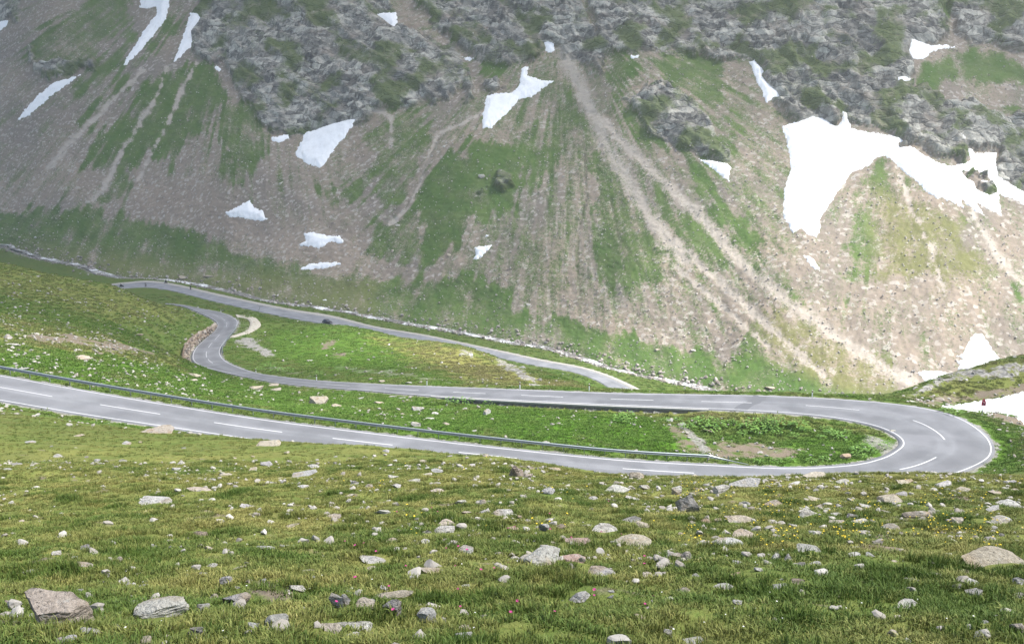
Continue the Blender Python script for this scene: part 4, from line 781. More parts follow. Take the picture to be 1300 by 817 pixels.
R7 = [(0, 98, 192, 278, 'G', 'H9'), (135, 203, 153, 198, 'w', 'b'), (200, 320, 133, 180, 'g', 'f'), (328, 402, 217, 250, 'T', 'b'), (180, 292, 275, 312, 'T', 'f'), (455, 540, 247, 284, 'w', 'b'), (760, 858, 190, 238, 'T', 'H10'), (853, 960, 248, 297, 't', 'H11'), (1193, 1300, 207, 252, 'w', 'H12'), (1160, 1225, 235, 262, 'g', 'f'),
 (1180, 1257, 277, 318, 'w', 'f'), (1028, 1080, 287, 318, 'T', 'b'), (972, 1035, 147, 177, 'w', 'b'), (1042, 1110, 163, 192, 'T', 'f'), (1165, 1228, 177, 204, 'T', 'b'), (1220, 1280, 140, 162, 'g', 'b'), (1090, 1330, 395, 475, 'T', 'H13'), (112, 255, 358, 412, 'w', 'H14'), (0, 60, 408, 450, 'g', 'b'), (350, 388, 412, 445, 'w', 'p'),
 (392, 442, 418, 456, 'w', 'p'), (452, 542, 392, 420, 'g', 'f'), (205, 300, 342, 368, 'T', 'f'), (637, 682, 270, 296, 'd', 'b'), (655, 720, 292, 310, 'w', 'f'), (570, 630, 293, 311, 'T', 'f'), (680, 740, 330, 347, 'w', 'f'), (765, 838, 310, 336, 'g', 'f'), (405, 452, 337, 360, 'o', 'b'), (415, 455, 305, 329, 'w', 'b'),
 (645, 697, 388, 413, 'w', 'b'), (705, 742, 412, 434, 'g', 'b'), (642, 690, 418, 430, 'w', 'f'), (482, 545, 453, 470, 'g', 'f'), (845, 910, 503, 542, 'G', 'b'), (950, 1002, 492, 516, 'w', 'b'), (1040, 1105, 483, 507, 'T', 'f'), (1060, 1135, 512, 540, 'w', 'b'), (1085, 1150, 552, 580, 'g', 'f'), (1032, 1075, 540, 561, 'g', 'b'),
 (1258, 1310, 505, 543, 'g', 'b'), (1255, 1310, 683, 732, 'T', 'b'), (790, 920, 608, 632, 'w', 'f'), (135, 215, 532, 558, 'w', 'f'), (425, 480, 508, 541, 'b', 'b'), (355, 425, 537, 553, 'g', 'f'), (2, 55, 550, 578, 'T', 'b'), (205, 245, 592, 619, 'w', 'b'), (792, 835, 700, 742, 'T', 'b'), (25, 120, 738, 765, 'w', 'f'),
 (285, 325, 470, 491, 'w', 'b'), (203, 255, 442, 463, 'g', 'b'), (298, 332, 422, 439, 'w', 'b'), (200, 245, 488, 503, 'o', 'f'), (55, 85, 495, 512, 'g', 'b'), (510, 555, 237, 251, 'T', 'f'), (685, 740, 240, 255, 'w', 'f'), (765, 805, 258, 269, 'w', 'f'), (820, 870, 187, 206, 'g', 'b'), (828, 890, 143, 166, 'T', 'f'),
 (475, 570, 115, 138, 'T', 'f'), (420, 470, 153, 169, 'w', 'f'), (492, 552, 210, 225, 'T', 'f'), (575, 618, 265, 283, 'w', 'f'), (995, 1040, 418, 433, 'w', 'f'), (40, 85, 297, 321, 'T', 'b'), (90, 130, 292, 311, 'r', 'b'), (940, 980, 178, 190, 'w', 'f'), (240, 275, 222, 246, 'w', 'b'), (1000, 1030, 175, 190, 'g', 'b'), (1265, 1310, 565, 590, 'w', 'b'), (600, 650, 140, 155, 'g', 'f')]
HERO = {'H0': 'big tan lichen-spotted boulder with a jagged right end, at the lower left corner', 'H1': 'smooth whitish rounded boulder right of the big tan one at lower left', 'H2': 'long sandy low rock behind the upright dark grey block',
 'H3': 'upright dark grey block with a pale sloping top, in front of the sandy low rock', 'H4': 'tilted pale grey slab rock standing right of the dark grey block', 'H5': 'brown pointed rock alone on the brow before the road',
 'H6': 'broad whitish boulder on the brow below the centre dash of the road', 'H7': 'slanted whitish rock with a sharp raised tip in mid slope', 'H8': 'blocky whitish rock alone in the lower centre grass', 'H9': 'dark split rock leaning on a tan slab near the brow',
 'H10': 'humped sandy rock on the brow amid yellow flowers', 'H11': 'knobbly tan rock among the yellow flowers at right', 'H12': 'large whitish boulder at the right edge below the bend', 'H13': 'broad sandy slab lying flat at the right edge', 'H14': 'wide whitish slab with an angular crest, below the dark split rock'}
HSHORT = {'H0': 'the big tan boulder', 'H1': 'the smooth whitish boulder', 'H2': 'the long sandy rock', 'H3': 'the dark grey block', 'H4': 'the tilted grey slab', 'H5': 'the brown pointed rock', 'H6': 'the broad whitish boulder on the brow', 'H7': 'the slanted rock with raised tip', 'H8': 'the blocky whitish rock', 'H9': 'the dark split rock',
 'H10': 'the humped sandy rock', 'H11': 'the knobbly tan rock', 'H12': 'the large whitish boulder at right edge', 'H13': 'the broad flat slab', 'H14': 'the wide whitish slab'}
ROCKS = [(ox+a/k, ox+b/k, oy+c/k, oy+d/k, e, f) for ox, oy, k, L in ((0, 500, 2.577, R5), (430, 540, 2.95, R6), (860, 560, 2.9545, R7)) for a, b, c, d, e, f in L]
# stones between them, too small to trace one by one
tx = np.array([(a+b)/2 for a, b, *_ in ROCKS]); ty = np.array([r[3] for r in ROCKS]); k = 0
while k < 112:
    px = 5+1290*rng.random()**.7; py = 560+rng.random()**1.5*245
    if py < 545 + .055*px or np.min(np.hypot(tx-px, (ty-py)*1.6)) < 13: continue
    w = (5.5+10*rng.random()**2)*(.6+.5*(py-540)/260); ROCKS.append((px-w/2, px+w/2, py-w*rng.uniform(.35, .6), py, rng.choice(list('wwggTTtG')), 's')); tx = np.append(tx, px); ty = np.append(ty, py); k += 1
HM = {'H0': rock_mesh(517, 4, .35, .5), 'H1': rock_mesh(512, 4, 0, .25), 'H3': rock_mesh(503, 4, 0, 1.), 'H4': rock_mesh(504, 4, .3, .9), 'H5': rock_mesh(505, 4, 0, .9, .8), 'H7': rock_mesh(506, 4, 0, .9, .55), 'H9': rock_mesh(507, 4, 0, 1., .35), 'H13': rock_mesh(508, 4, .15, .4)}
def place_rock(i, x0, x1, y0, y1, cc, sh, ray, name='rock', sink=.2):
    q = ray((x0+x1)/2, y1-.12*(y1-y0))
    if q is None: return None
    dist = q[1]*CT-q[2]*ST; w = (x1-x0)*dist/F; h = (y1-y0)*dist/F
    r = random.Random(i*7+3)
    if sh in HM: me = HM[sh]
    elif sh[0] == 'H': me = RM['f' if sh in ('H2', 'H14') else 'b'][i % 6]
    else: L = RM[sh]; me = L[r.randrange(len(L))]
    dep = w*r.uniform(.6, .9); slope = .42
    # height seen = vertical extent plus the depth of the top seen from above
    vis = max(h-dep*.30, h*.42); H_ = vis*(.6 if sh == 'H13' else 1.)*(1.12 if sh not in ('H13', 'H14', 'H2', 'f') else .85)
    c = RC[cc]; j = r.uniform(.86, 1.14)
    o = link(name, me, (q[0], q[1]+dep*.30, q[2]-H_*sink+dep*.3*-.30), (r.uniform(-.2, .2)-.12, r.uniform(-.22, .22), r.uniform(-.35, .35)+(math.pi if r.random() < .5 else 0)), None, (w, dep, H_*(1+sink)))
    o.color = (c[0]*j, c[1]*j*r.uniform(.97, 1.03), c[2]*j*r.uniform(.93, 1.05), 1); return o
GRP = 'stones strewn over the near slope'
items = []
for i, (x0, x1, y0, y1, cc, sh) in enumerate(ROCKS):
    o = place_rock(i, x0, x1, y0, y1, cc, sh, ray_near)
    if o: items.append([o, (x0+x1)/2, y1, x1-x0, y1-y0, cc, sh])
HP = {it[6]: (it[1], it[2]) for it in items if it[6][0] == 'H'}
seen = {}
ORD = ['', 'second ', 'third ', 'fourth ', 'fifth ', 'sixth ', 'seventh ', 'eighth ', 'ninth ', 'tenth ']
for it in sorted(items, key=lambda t: min(math.hypot(t[1]-a, t[2]-b) for a, b in HP.values())):
    o, px, py, w, h, cc, sh = it
    if sh[0] == 'H': tag(o, HERO[sh], 'rock', GRP); continue
    best = min(HP, key=lambda s: math.hypot(px-HP[s][0], 1.8*(py-HP[s][1]))); a, b = HP[best]; dx, dy = px-a, (py-b)*1.8
    rel = ('right of' if dx > 0 else 'left of') if abs(dx) > abs(dy) else ('in front of' if dy > 0 else 'behind')
    size = 'tiny' if w < 9 else 'small' if w < 20 else 'mid-size' if w < 34 else 'large'; form = {'f': 'flat ', 'p': 'pointed ', 'b': '', 's': ''}[sh] or ('squat ' if h/w < .42 else 'lumpy ' if h/w > .6 else '')
    key = (size, form, cc, rel, best); n_ = seen.get(key, 0); seen[key] = n_+1
    lab = f"{ORD[min(n_, 9)]}{size} {form}{RN[cc]} stone {rel} {HSHORT[best]}"
    if n_: lab += ', counting outward'
    tag(o, ' '.join(lab.split()[:16]), 'rock', GRP)

# boulders in the meadow between the roads: (x centre, foot y, width, height, colour, label)
BOUL = [(244.6, 478, 19, 8, 'T', 'long tan boulder lying left of the road below the S bend, upper of two'), (242.5, 484.5, 15, 6, 'T', 'long tan boulder below the S bend, lower of two'), (324, 495.5, 19, 9, 'T', 'big tan boulder between the two road legs, left of the stacked pair'), (347, 490.5, 15, 6, 't', 'upper boulder of the stacked pair below the lower S bend'), (347.7, 496.5, 17, 6, 'T', 'lower boulder of the stacked pair below the lower S bend'),
 (403, 515, 26, 14, 'T', 'largest sloping tan boulder on the green strip between the road legs'), (426.5, 516.5, 13, 5, 'T', 'small tan boulder right of the largest sloping one'), (480.5, 513, 14, 6, 'T', 'rounded tan boulder close under the far road leg'), (497.5, 505.5, 12, 6, 'g', 'pale boulder touching the verge of the far road leg'), (528.6, 522, 18, 8, 'g', 'jagged grey boulder in the middle of the green strip'), (545, 533, 15, 6, 'w', 'whitish boulder just below the jagged grey one'), (526.8, 542, 14, 9, 'g', 'grey boulder nearest the guardrail in mid strip'),
 (619, 527.5, 11, 9.5, 'g', 'upright grey boulder alone on the bright lawn'), (591, 520, 8, 4, 'w', 'little whitish boulder left of the upright grey one'), (511, 506, 12, 4, 'g', 'flat grey boulder next to the verge boulder'), (512, 527.5, 11, 5, 'T', 'tan boulder left of the whitish one in mid strip'), (692, 564.5, 14, 5, 'g', 'flat grey boulder just behind the guardrail on the lawn'), (601.5, 548.5, 8, 4, 'w', 'small white stone behind the guardrail in mid lawn'), (566, 540, 10, 5, 't', 'brown boulder half sunk right of the grey guardrail one'), (552, 526.5, 9, 5, 'w', 'whitish stone right of the jagged grey boulder'),
 (457, 506.5, 10, 4, 'w', 'white stone left of the rounded tan boulder'), (519, 487.5, 10, 4, 'w', 'pale stone on the far verge, right one of two'), (484.6, 486, 9, 5, 'T', 'tan stone on the far verge, left one of two'), (596, 453.5, 8, 6, 'w', 'pale stone on top of the straw-coloured knoll'), (1074, 583, 15, 9, 'o', 'orange-tan boulder inside the hairpin'), (902, 549, 18, 6, 't', 'brown flat boulder beside the gravel streak inside the hairpin'), (1030, 579, 7, 4, 'w', 'white stone on the brown soil inside the hairpin'), (966, 575, 8, 4, 'w', 'pale stone at the left of the brown soil'),
 (8, 431, 12, 9, 'w', 'whitish boulder at the left edge on the hill'), (100, 457, 29, 10, 't', 'big low brown boulder on the left hillside'), (26, 469, 18, 5, 'g', 'flat grey boulder above the guardrail at far left'), (14, 439, 20, 7, 'g', 'grey ledge boulder under the left edge one'), (96, 385, 11, 4, 'w', 'small pale boulder high on the left hill'), (214, 491.5, 12, 4, 'g', 'grey boulder low on the left hill near the guardrail'), (125, 450, 12, 5, 'b', 'brown boulder right of the big low one on the hillside'), (174, 426, 14, 5, 'b', 'brown boulder in the dark earth bank of the hill'), (150, 418, 12, 4, 'G', 'dark boulder above the earth bank of the hill'), (60, 474, 12, 4, 'w', 'pale stone just above the guardrail at left'),
 (851, 536, 10, 5, 'g', 'grey boulder at the top of the gravel streak'), (866, 541, 12, 6, 'g', 'second grey boulder at the top of the gravel streak'), (1134, 549, 9, 5, 'w', 'pale boulder on the inner curve of the hairpin'), (1193, 509, 15, 7, 'T', 'tan boulder on the outer verge by the snowbank'), (1160, 512, 12, 5, 'w', 'white stone on the outer verge of the bend'), (1203, 515, 9, 5, 'w', 'white stone at the left tip of the snowbank'), (322, 411, 7, 4, 'b', 'dark brown boulder beside the gravel lay-by'), (395, 458, 8, 3, 'g', 'grey stone on the meadow behind the far leg'), (560, 461, 6, 3, 'w', 'pale stone on the flank of the knoll'), (664, 468, 9, 5, 'g', 'grey stone on the rocky rib of the knoll'), (684, 484, 10, 6, 'G', 'dark stone low on the rocky rib of the knoll')]
for i, (x, y, w, h, cc, lab) in enumerate(BOUL):
    def ry_(px, py): return ray_ground(px, py, 60., 300.)
    o = place_rock(1000+i, x-w/2, x+w/2, y-h, y, cc, 'f' if h/w < .38 else 'b', ry_, 'boulder', .38)
    if o: tag(o, lab, 'boulder', 'boulders between the road legs')
FARB = [(978, 496, 14, 8, 'T', 'solitary tan boulder on the green foot of the mountain, above the far leg'), (612, 226, 9, 7, 'g', 'grey boulder on the lush green rib in mid mountain'), (835, 445, 8, 4, 'T', 'brownish boulder at the foot of the scree fan'), (500, 320, 9, 5, 'T', 'pale boulder on the grassy streak right of the ragged snow'), (565, 187, 7, 4, 'w', 'pale boulder under the central snowfield'), (478, 74, 8, 4, 'w', 'white stone below the snow wedge high up'), (265, 352, 16, 6, 'T', 'large flat boulder on the far bank of the stream'), (232, 353, 12, 5, 't', 'brown boulder by the stream beyond the parked motorcycles'), (505, 287, 6, 4, 'w', 'small pale boulder above the oval snow patch'), (570, 325, 6, 4, 'T', 'pale boulder left of the small fan snow patch'), (358, 234, 9, 5, 'w', 'pale block on the rubble below the triangular snowfield'), (672, 388, 7, 4, 'w', 'whitish boulder where grass meets the fan'), (880, 446, 7, 4, 'w', 'whitish boulder on the green fan foot')]
for i, (x, y, w, h, cc, lab) in enumerate(FARB):
    def rm_(px, py):
        a = mtn_ray(np.array([px]), np.array([py])); return np.array([a[0][0], a[1][0], a[2][0]])
    o = place_rock(1200+i, x-w/2, x+w/2, y-h, y, cc, 'b', rm_, 'boulder', .1)
    if o: tag(o, lab, 'boulder', 'boulders on the mountainside')

# ------------------------------------------------------------------ guardrail, sign, marker posts, stone bank
M_STEEL = plain('galvanised_steel', (.27, .31, .32), .42, .55, .4, .2, 3); M_POST = plain('post_steel', (.2, .22, .22), .5, .4)
M_WHITE = plain('white_plastic', (.78, .78, .76), .5); M_BLACK = plain('black_plastic', (.02, .02, .022), .5); M_RED = plain('sign_red', (.62, .05, .09), .5); M_REFL = plain('amber_reflector', (.6, .2, .05), .3)
def resample(Q, step_):
    L = np.concatenate([[0], np.cumsum(np.linalg.norm(np.diff(Q, axis=0), axis=1))]); n_ = int(L[-1]/step_); t = np.arange(n_+1)*step_
    return np.stack([np.interp(t, L, Q[:, k]) for k in range(3)], 1)
def guardrail(Q, label, h=.62, end_drop=True, spacing=2.0):
    """Q: foot line of the rail; a W beam with its folds, posts every few metres"""
    base = tuple(Q[0]); root = bpy.data.objects.new('guardrail', None); sc.collection.objects.link(root); root.location = base; tag(root, label, 'guardrail')
    R_ = resample(Q, .5); tn_ = np.gradient(R_, axis=0); tn_[:, 2] = 0; tn_ /= np.linalg.norm(tn_, axis=1)[:, None]; side = np.stack([-tn_[:, 1], tn_[:, 0], 0*tn_[:, 0]], 1)
    if (side[len(side)//2] @ (np.array([0, 0, 0])-R_[len(R_)//2])) < 0: side = -side
    prof = [(-.0, .155), (.035, .15), (.075, .11), (.075, .06), (.01, .02), (.01, -.02), (.075, -.06), (.075, -.11), (.035, -.15), (0, -.155)]
    hh = np.full(len(R_), h)
    if end_drop: hh[-9:] = np.linspace(h, -.02, 9)
    V = np.stack([R_+side*p[0]+np.array([0, 0, 1])*(hh[:, None]+p[1]*np.clip(hh[:, None]/h, .25, 1)) for p in prof], 1)
    back = np.stack([R_+side*(p[0]-.012)+np.array([0, 0, 1])*(hh[:, None]+p[1]*np.clip(hh[:, None]/h, .25, 1)) for p in prof[::-1]], 1)
    V = np.concatenate([V, back, V[:, :1]], 1); k_ = V.shape[1]
    Fc = grid_faces(len(R_), k_)
    me = mesh_np('rail', V.reshape(-1, 3)-np.array(base), Fc, [M_STEEL], smooth=False); link('rail', me, parent=root)
    bm = bmesh.new(); add_box(bm, (0, 0, h/2-.05), (.06, .10, h+.1)); add_box(bm, (0, -.0, h), (.09, .13, .20)); pm = bm_mesh('post', bm, [M_POST])
    S_ = resample(Q, spacing)
    for q in S_[:-1 if end_drop else None]:
        i = int(np.argmin(np.linalg.norm(R_-q, axis=1))); a = math.atan2(tn_[i][1], tn_[i][0]); p = q-side[i]*.075
        link('post', pm, tuple(p-np.array(base)), (0, 0, a), root)
    return root
u_ = (HR[:, :3]-HR[:, 3:])/widths(HR)[:, None]
foot = HR[:, :3]+u_*.55
px_, py_ = proj(foot[:, 0], foot[:, 1], foot[:, 2])
i1 = int(np.argmin((px_-952)**2+(py_-589)**2)); Q = foot[:i1+1].copy(); Q[:, 2] = ground_h(Q[:, 0], Q[:, 1])
guardrail(Q, 'long steel guardrail along the far edge of the near road leg')
u2 = -u_; foot2 = HR[:, 3:]+u2*.5; ia, ib = st_index(HR, 268, 452), st_index(HR, 281, 423)
Q = foot2[min(ia, ib):max(ia, ib)+1].copy(); Q[:, 2] = ground_h(Q[:, 0], Q[:, 1]); guardrail(Q, 'short steel guardrail on the outer side of the S bend', .6, False)
def near_at(px, py, lo=80., hi=320.): return ray_ground(px, py, lo, hi)
# sign on a thin pole
q = near_at(1246.8, 527.5, 100., 135.); root = bpy.data.objects.new('road_sign', None); sc.collection.objects.link(root); root.location = tuple(q); root.rotation_euler = (0, 0, -.15); root.scale = (.95, .95, .98)
tag(root, 'red road sign on a thin grey pole in front of the snowbank', 'sign')
bm = bmesh.new(); add_cyl(bm, (0, 0, -.3), (0, .02, 2.05), .045, 8); link('pole', bm_mesh('pole', bm, [plain('pole_grey', (.28, .28, .30), .5, .4)]), parent=root)
def plate(pts, y, th=.02):
    bm = bmesh.new(); a = [bm.verts.new((x, y, z)) for x, z in pts]; f = bm.faces.new(a); r = bmesh.ops.extrude_face_region(bm, geom=[f]); bmesh.ops.translate(bm, vec=(0, th, 0), verts=[v for v in r['geom'] if isinstance(v, bmesh.types.BMVert)])
    bmesh.ops.recalc_face_normals(bm, faces=bm.faces); return bm
pb = link('sign_board', bm_mesh('sign_board', plate([(-.24, 1.25), (.27, 1.2), (.27, 1.66), (.12, 2.0), (0, 2.12), (-.12, 2.0), (-.24, 1.66)], -.06), [M_RED]), parent=root)
M_PINK = plain('sign_pale_red', (.75, .38, .42), .5)
link('pale_band', bm_mesh('pale_band', plate([(-.17, 1.62), (.12, 1.54), (.17, 1.64), (-.1, 1.76)], -.068, .006), [M_PINK]), parent=root)
link('pale_band', bm_mesh('pale_band', plate([(-.12, 1.30), (.1, 1.28), (.08, 1.38), (-.1, 1.40)], -.068, .006), [M_PINK]), parent=root)
link('dark_mark', bm_mesh('dark_mark', plate([(-.16, 1.46), (.2, 1.33), (.22, 1.44), (-.12, 1.55)], -.068, .006), [plain('sign_dark', (.12, .02, .06), .5)]), parent=root)
link('cap_triangle', bm_mesh('cap_triangle', plate([(-.08, 1.88), (.08, 1.88), (0, 2.03)], -.068, .006), [M_PINK]), parent=root)
# roadside marker posts
bm = bmesh.new(); add_box(bm, (0, 0, .42), (.12, .08, .96), bevel=.015); pm_ = bm_mesh('post', bm, [M_WHITE]); bm = bmesh.new(); add_box(bm, (0, 0, .74), (.13, .09, .2)); bdm = bm_mesh('black_band', bm, [M_BLACK]); bm = bmesh.new(); add_box(bm, (0, -.047, .76), (.05, .012, .12)); rfm = bm_mesh('reflector', bm, [M_REFL])
MARK = [(542, 488.5, 'white marker post on the far verge of the far leg below the knoll'), (1031, 504, 'white marker post at the start of the hairpin curve'), (280.5, 396, 'white marker post at the upper S bend, by the crest'), (325, 474, 'white marker post at the end of the lower S bend'), (402, 482.5, 'white marker post on the far leg below the meadow'), (302.5, 409.5, 'white marker post in the crook of the S bend by the lay-by'), (251.5, 391.5, 'white marker post farthest up, by the road crest'), (748, 495.5, 'white marker post at the right foot of the knoll'), (660, 493.5, 'white marker post below the rocky rib of the knoll')]
for x, y, lab in MARK:
    q = near_at(x, y+.3, 90., 300.)
    if q is None: continue
    r_ = bpy.data.objects.new('marker_post', None); sc.collection.objects.link(r_); r_.location = tuple(q); r_.rotation_euler = (0, 0, random.uniform(-.4, .4)); tag(r_, lab, 'marker post', 'marker posts along the pass road')
    link('post', pm_, parent=r_); link('black_band', bdm, parent=r_); link('reflector', rfm, parent=r_)
# bank of rough stones cut into the hill at the S bend
ia, ib = st_index(HR, 262, 452), st_index(HR, 284, 410); ia, ib = min(ia, ib), max(ia, ib)
uo = (HR[:, :3]-HR[:, 3:])/widths(HR)[:, None]; uo[:, 2] = 0
seg = HR[ia:ib+1, :3]; ug = uo[ia:ib+1]
L = np.concatenate([[0], np.cumsum(np.linalg.norm(np.diff(seg, axis=0), axis=1))]); tot = L[-1]
root = bpy.data.objects.new('stone_wall', None); sc.collection.objects.link(root); root.location = tuple(seg[len(seg)//2]); tag(root, 'rough brown stone bank holding the hill at the inner S bend', 'wall')
b0 = np.array(root.location)
fr_ = np.linspace(0, tot, 30); S1 = np.stack([np.interp(fr_, L, seg[:, k]) for k in range(3)], 1); U1 = np.stack([np.interp(fr_, L, ug[:, k]) for k in range(3)], 1)
hgt = 1.9*np.sin(np.linspace(.12, math.pi-.12, 30))**.6; offs = [.75, 1.0, 1.3, 1.65, 2.1, 2.7]; fz = [-.3, .35, .72, 1., 1.03, .1]
Vb = np.stack([S1+U1*o_+np.array([0, 0, 1])*(hgt*f_)[:, None]+np.array([0, 0, -.05 if f_ < 1 else 0]) for o_, f_ in zip(offs, fz)], 1).reshape(-1, 3)-b0
Fb = grid_faces(30, 6); Fb = np.concatenate([Fb, Fb[:, ::-1]])[:len(Fb)]
n0 = np.cross(Vb[Fb[0, 1]]-Vb[Fb[0, 0]], Vb[Fb[0, 3]]-Vb[Fb[0, 0]])
if n0[2] < 0: Fb = Fb[:, ::-1]
link('earth_backing', mesh_np('earth_backing', Vb, Fb, [plain('bank_earth', (.20, .15, .11), .95, var=.4)]), parent=root)
sm = [rock_mesh(600+i, 2, 0, .9) for i in range(5)]
for i in range(34):
    for j in range(5):
        t = (i+random.uniform(.1, .9))/34*tot; s_ = np.array([np.interp(t, L, seg[:, k]) for k in range(3)]); uu = np.array([np.interp(t, L, ug[:, k]) for k in range(3)])
        hh = 1.9*math.sin(.12+t/tot*(math.pi-.24))**.6; f = (j+random.random())/5
        p = s_+uu*(.66+1.1*f)+np.array([0, 0, hh*f-.18])-b0; sz = random.uniform(.4, 1.0)
        o = link('stone', random.choice(sm), tuple(p), (random.uniform(-.5, .5), random.uniform(-.5, .5), random.uniform(0, 6)), root, (sz, sz*.8, sz*.7)); cc = random.choice([(.2, .14, .1), (.12, .085, .06), (.3, .22, .16), (.46, .41, .35), (.06, .045, .038), (.38, .3, .22)]); o.color = (*cc, 1)

# ------------------------------------------------------------------ car, motorcycles and riders on the valley road
M_CAR = plain('navy_car_paint', (.012, .014, .022), .3, 0, .6); M_GLASS = plain('car_glass', (.05, .06, .08), .1, 0, .8); M_TYRE = plain('tyre_rubber', (.02, .02, .02), .8); M_RIM = plain('alloy_rim', (.45, .45, .46), .35, .8); M_LAMP = plain('headlight_glass', (.85, .85, .85), .15, 0, .8)
def loft(secs, mats, name):
    """secs: list of (x, [(y,z)...])"""
    k_ = len(secs[0][1]); V = [(x, y, z) for x, s in secs for y, z in s]; Fc = [(i*k_+j, i*k_+(j+1) % k_, (i+1)*k_+(j+1) % k_, (i+1)*k_+j) for i in range(len(secs)-1) for j in range(k_)]
    bm = bmesh.new(); vs = [bm.verts.new(v) for v in V]
    for f in Fc: bm.faces.new([vs[i] for i in f])
    bm.faces.new(vs[:k_][::-1]); bm.faces.new(vs[-k_:]); bmesh.ops.recalc_face_normals(bm, faces=bm.faces); return bm_mesh(name, bm, mats, False)
def ring(w, z0, z1, wt): return [(-w, z0), (w, z0), (w*1.0, (z0+z1)*.5), (wt, z1), (-wt, z1), (-w*1.0, (z0+z1)*.5)]
def on_road(R, px, py, dz=0.):
    i = st_index(R, px, py); best = None
    for j in range(max(0, i-12), min(len(R)-1, i+13)):
        for f in np.linspace(0, 1, 21):
            p = R[j, :3]*(1-f)+R[j, 3:]*f; a, b = proj(*p); d = (a-px)**2+(b-py)**2
            if best is None or d < best[0]: best = (d, p, j)
    p, j = best[1], best[2]; t = (R[j+1, :3]+R[j+1, 3:])/2-(R[j, :3]+R[j, 3:])/2; return p+np.array([0, 0, dz]), math.atan2(t[1], t[0])
q, an = on_road(FR, 413.5, 409.0)
car = bpy.data.objects.new('car', None); sc.collection.objects.link(car); car.location = tuple(q); car.rotation_euler = (0, 0, an); tag(car, 'dark navy compact car driving down the valley road', 'car')
link('body', loft([(-2.0, ring(.72, .4, .75, .62)), (-1.9, ring(.82, .25, .95, .7)), (-1.2, ring(.86, .2, .98, .74)), (.9, ring(.86, .2, .95, .74)), (1.75, ring(.82, .22, .8, .68)), (2.02, ring(.7, .32, .66, .6))], [M_CAR], 'body'), parent=car)
link('cabin_glass', loft([(-1.75, ring(.68, .93, 1.0, .6)), (-1.2, ring(.73, .93, 1.42, .56)), (.1, ring(.73, .93, 1.44, .56)), (1.0, ring(.7, .9, .97, .6))], [M_GLASS], 'cabin_glass'), parent=car)
bm = bmesh.new(); add_box(bm, (-.5, 0, 1.45), (1.4, 1.1, .05), bevel=.02); link('roof', bm_mesh('roof', bm, [M_CAR]), parent=car)
def wheel(par, x, y, r, w=.2):
    bm = bmesh.new(); add_cyl(bm, (0, -w/2, 0), (0, w/2, 0), r, 18); t_ = link('wheel', bm_mesh('wheel', bm, [M_TYRE]), (x, y, r), parent=par)
    bm = bmesh.new(); add_cyl(bm, (0, -w/2-.012, 0), (0, w/2+.012, 0), r*.6, 12); link('rim', bm_mesh('rim', bm, [M_RIM]), parent=t_)
for x in (-1.25, 1.3):
    for y in (-.76, .76): wheel(car, x, y, .31)
for y in (-.5, .5):
    bm = bmesh.new(); add_box(bm, (1.9, y, .62), (.22, .26, .13), bevel=.02); link('headlight', bm_mesh('headlight', bm, [M_LAMP]), parent=car)
bm = bmesh.new(); add_box(bm, (2.03, 0, .45), (.03, .5, .12)); link('number_plate', bm_mesh('number_plate', bm, [M_WHITE]), parent=car)
M_SUIT = plain('black_riding_suit', (.02, .02, .024), .6); M_HELM = plain('dark_helmet', (.04, .04, .045), .25, 0, .5); M_HELMW = plain('white_helmet', (.75, .75, .75), .25, 0, .5); M_SKIN = plain('skin', (.5, .33, .25), .6); M_LUG = plain('pale_luggage', (.75, .75, .73), .5)
def rider(loc, rz, label, helm):
    J = {'pel': (-.15, 0, .86), 'chest': (.05, 0, 1.28), 'neck': (.12, 0, 1.45), 'head': (.16, 0, 1.62)}
    bm = bmesh.new(); vid = {}
    pts = dict(J)
    for s, k_ in ((1, 'L'), (-1, 'R')): pts.update({'sh'+k_: (.05, s*.2, 1.38), 'el'+k_: (.28, s*.3, 1.15), 'ha'+k_: (.52, s*.3, 1.06), 'hip'+k_: (-.12, s*.12, .84), 'kn'+k_: (.25, s*.24, .74), 'an'+k_: (-.05, s*.22, .34), 'toe'+k_: (.15, s*.22, .30)})
    for n_, p in pts.items(): vid[n_] = bm.verts.new(p)
    ed = [('pel', 'chest'), ('chest', 'neck'), ('neck', 'head')]
    for k_ in 'LR': ed += [('chest', 'sh'+k_), ('sh'+k_, 'el'+k_), ('el'+k_, 'ha'+k_), ('pel', 'hip'+k_), ('hip'+k_, 'kn'+k_), ('kn'+k_, 'an'+k_), ('an'+k_, 'toe'+k_)]
    for a, b in ed: bm.edges.new((vid[a], vid[b]))
    names = list(pts); me = bpy.data.meshes.new('person'); bm.to_mesh(me); bm.free(); me.materials.append(M_SUIT)
    o = link('person', me, loc, (0, 0, rz)); md = o.modifiers.new('skin', 'SKIN'); rad = {'pel': .17, 'che': .19, 'nec': .07, 'hea': .09, 'sh': .085, 'el': .06, 'ha': .05, 'hip': .11, 'kn': .08, 'an': .06, 'toe': .05}
    for i, n_ in enumerate(names):
        r = next(v for k_, v in rad.items() if n_.startswith(k_)); me.skin_vertices[0].data[i].radius = (r, r)
    me.skin_vertices[0].data[0].use_root = True
    o.modifiers.new('sub', 'SUBSURF').levels = 1
    tag(o, label, 'person', 'motorcyclists on the valley road')
    bm = bmesh.new(); bmesh.ops.create_icosphere(bm, subdivisions=2, radius=.15, matrix=Matrix.Translation((.17, 0, 1.63)) @ Matrix.Diagonal((1.1, .95, 1.05, 1))); link('helmet', bm_mesh('helmet', bm, [helm], True), parent=o)
    bm = bmesh.new(); add_box(bm, (.30, 0, 1.63), (.05, .2, .09), bevel=.02); link('visor', bm_mesh('visor', bm, [M_GLASS]), parent=o)
    return o
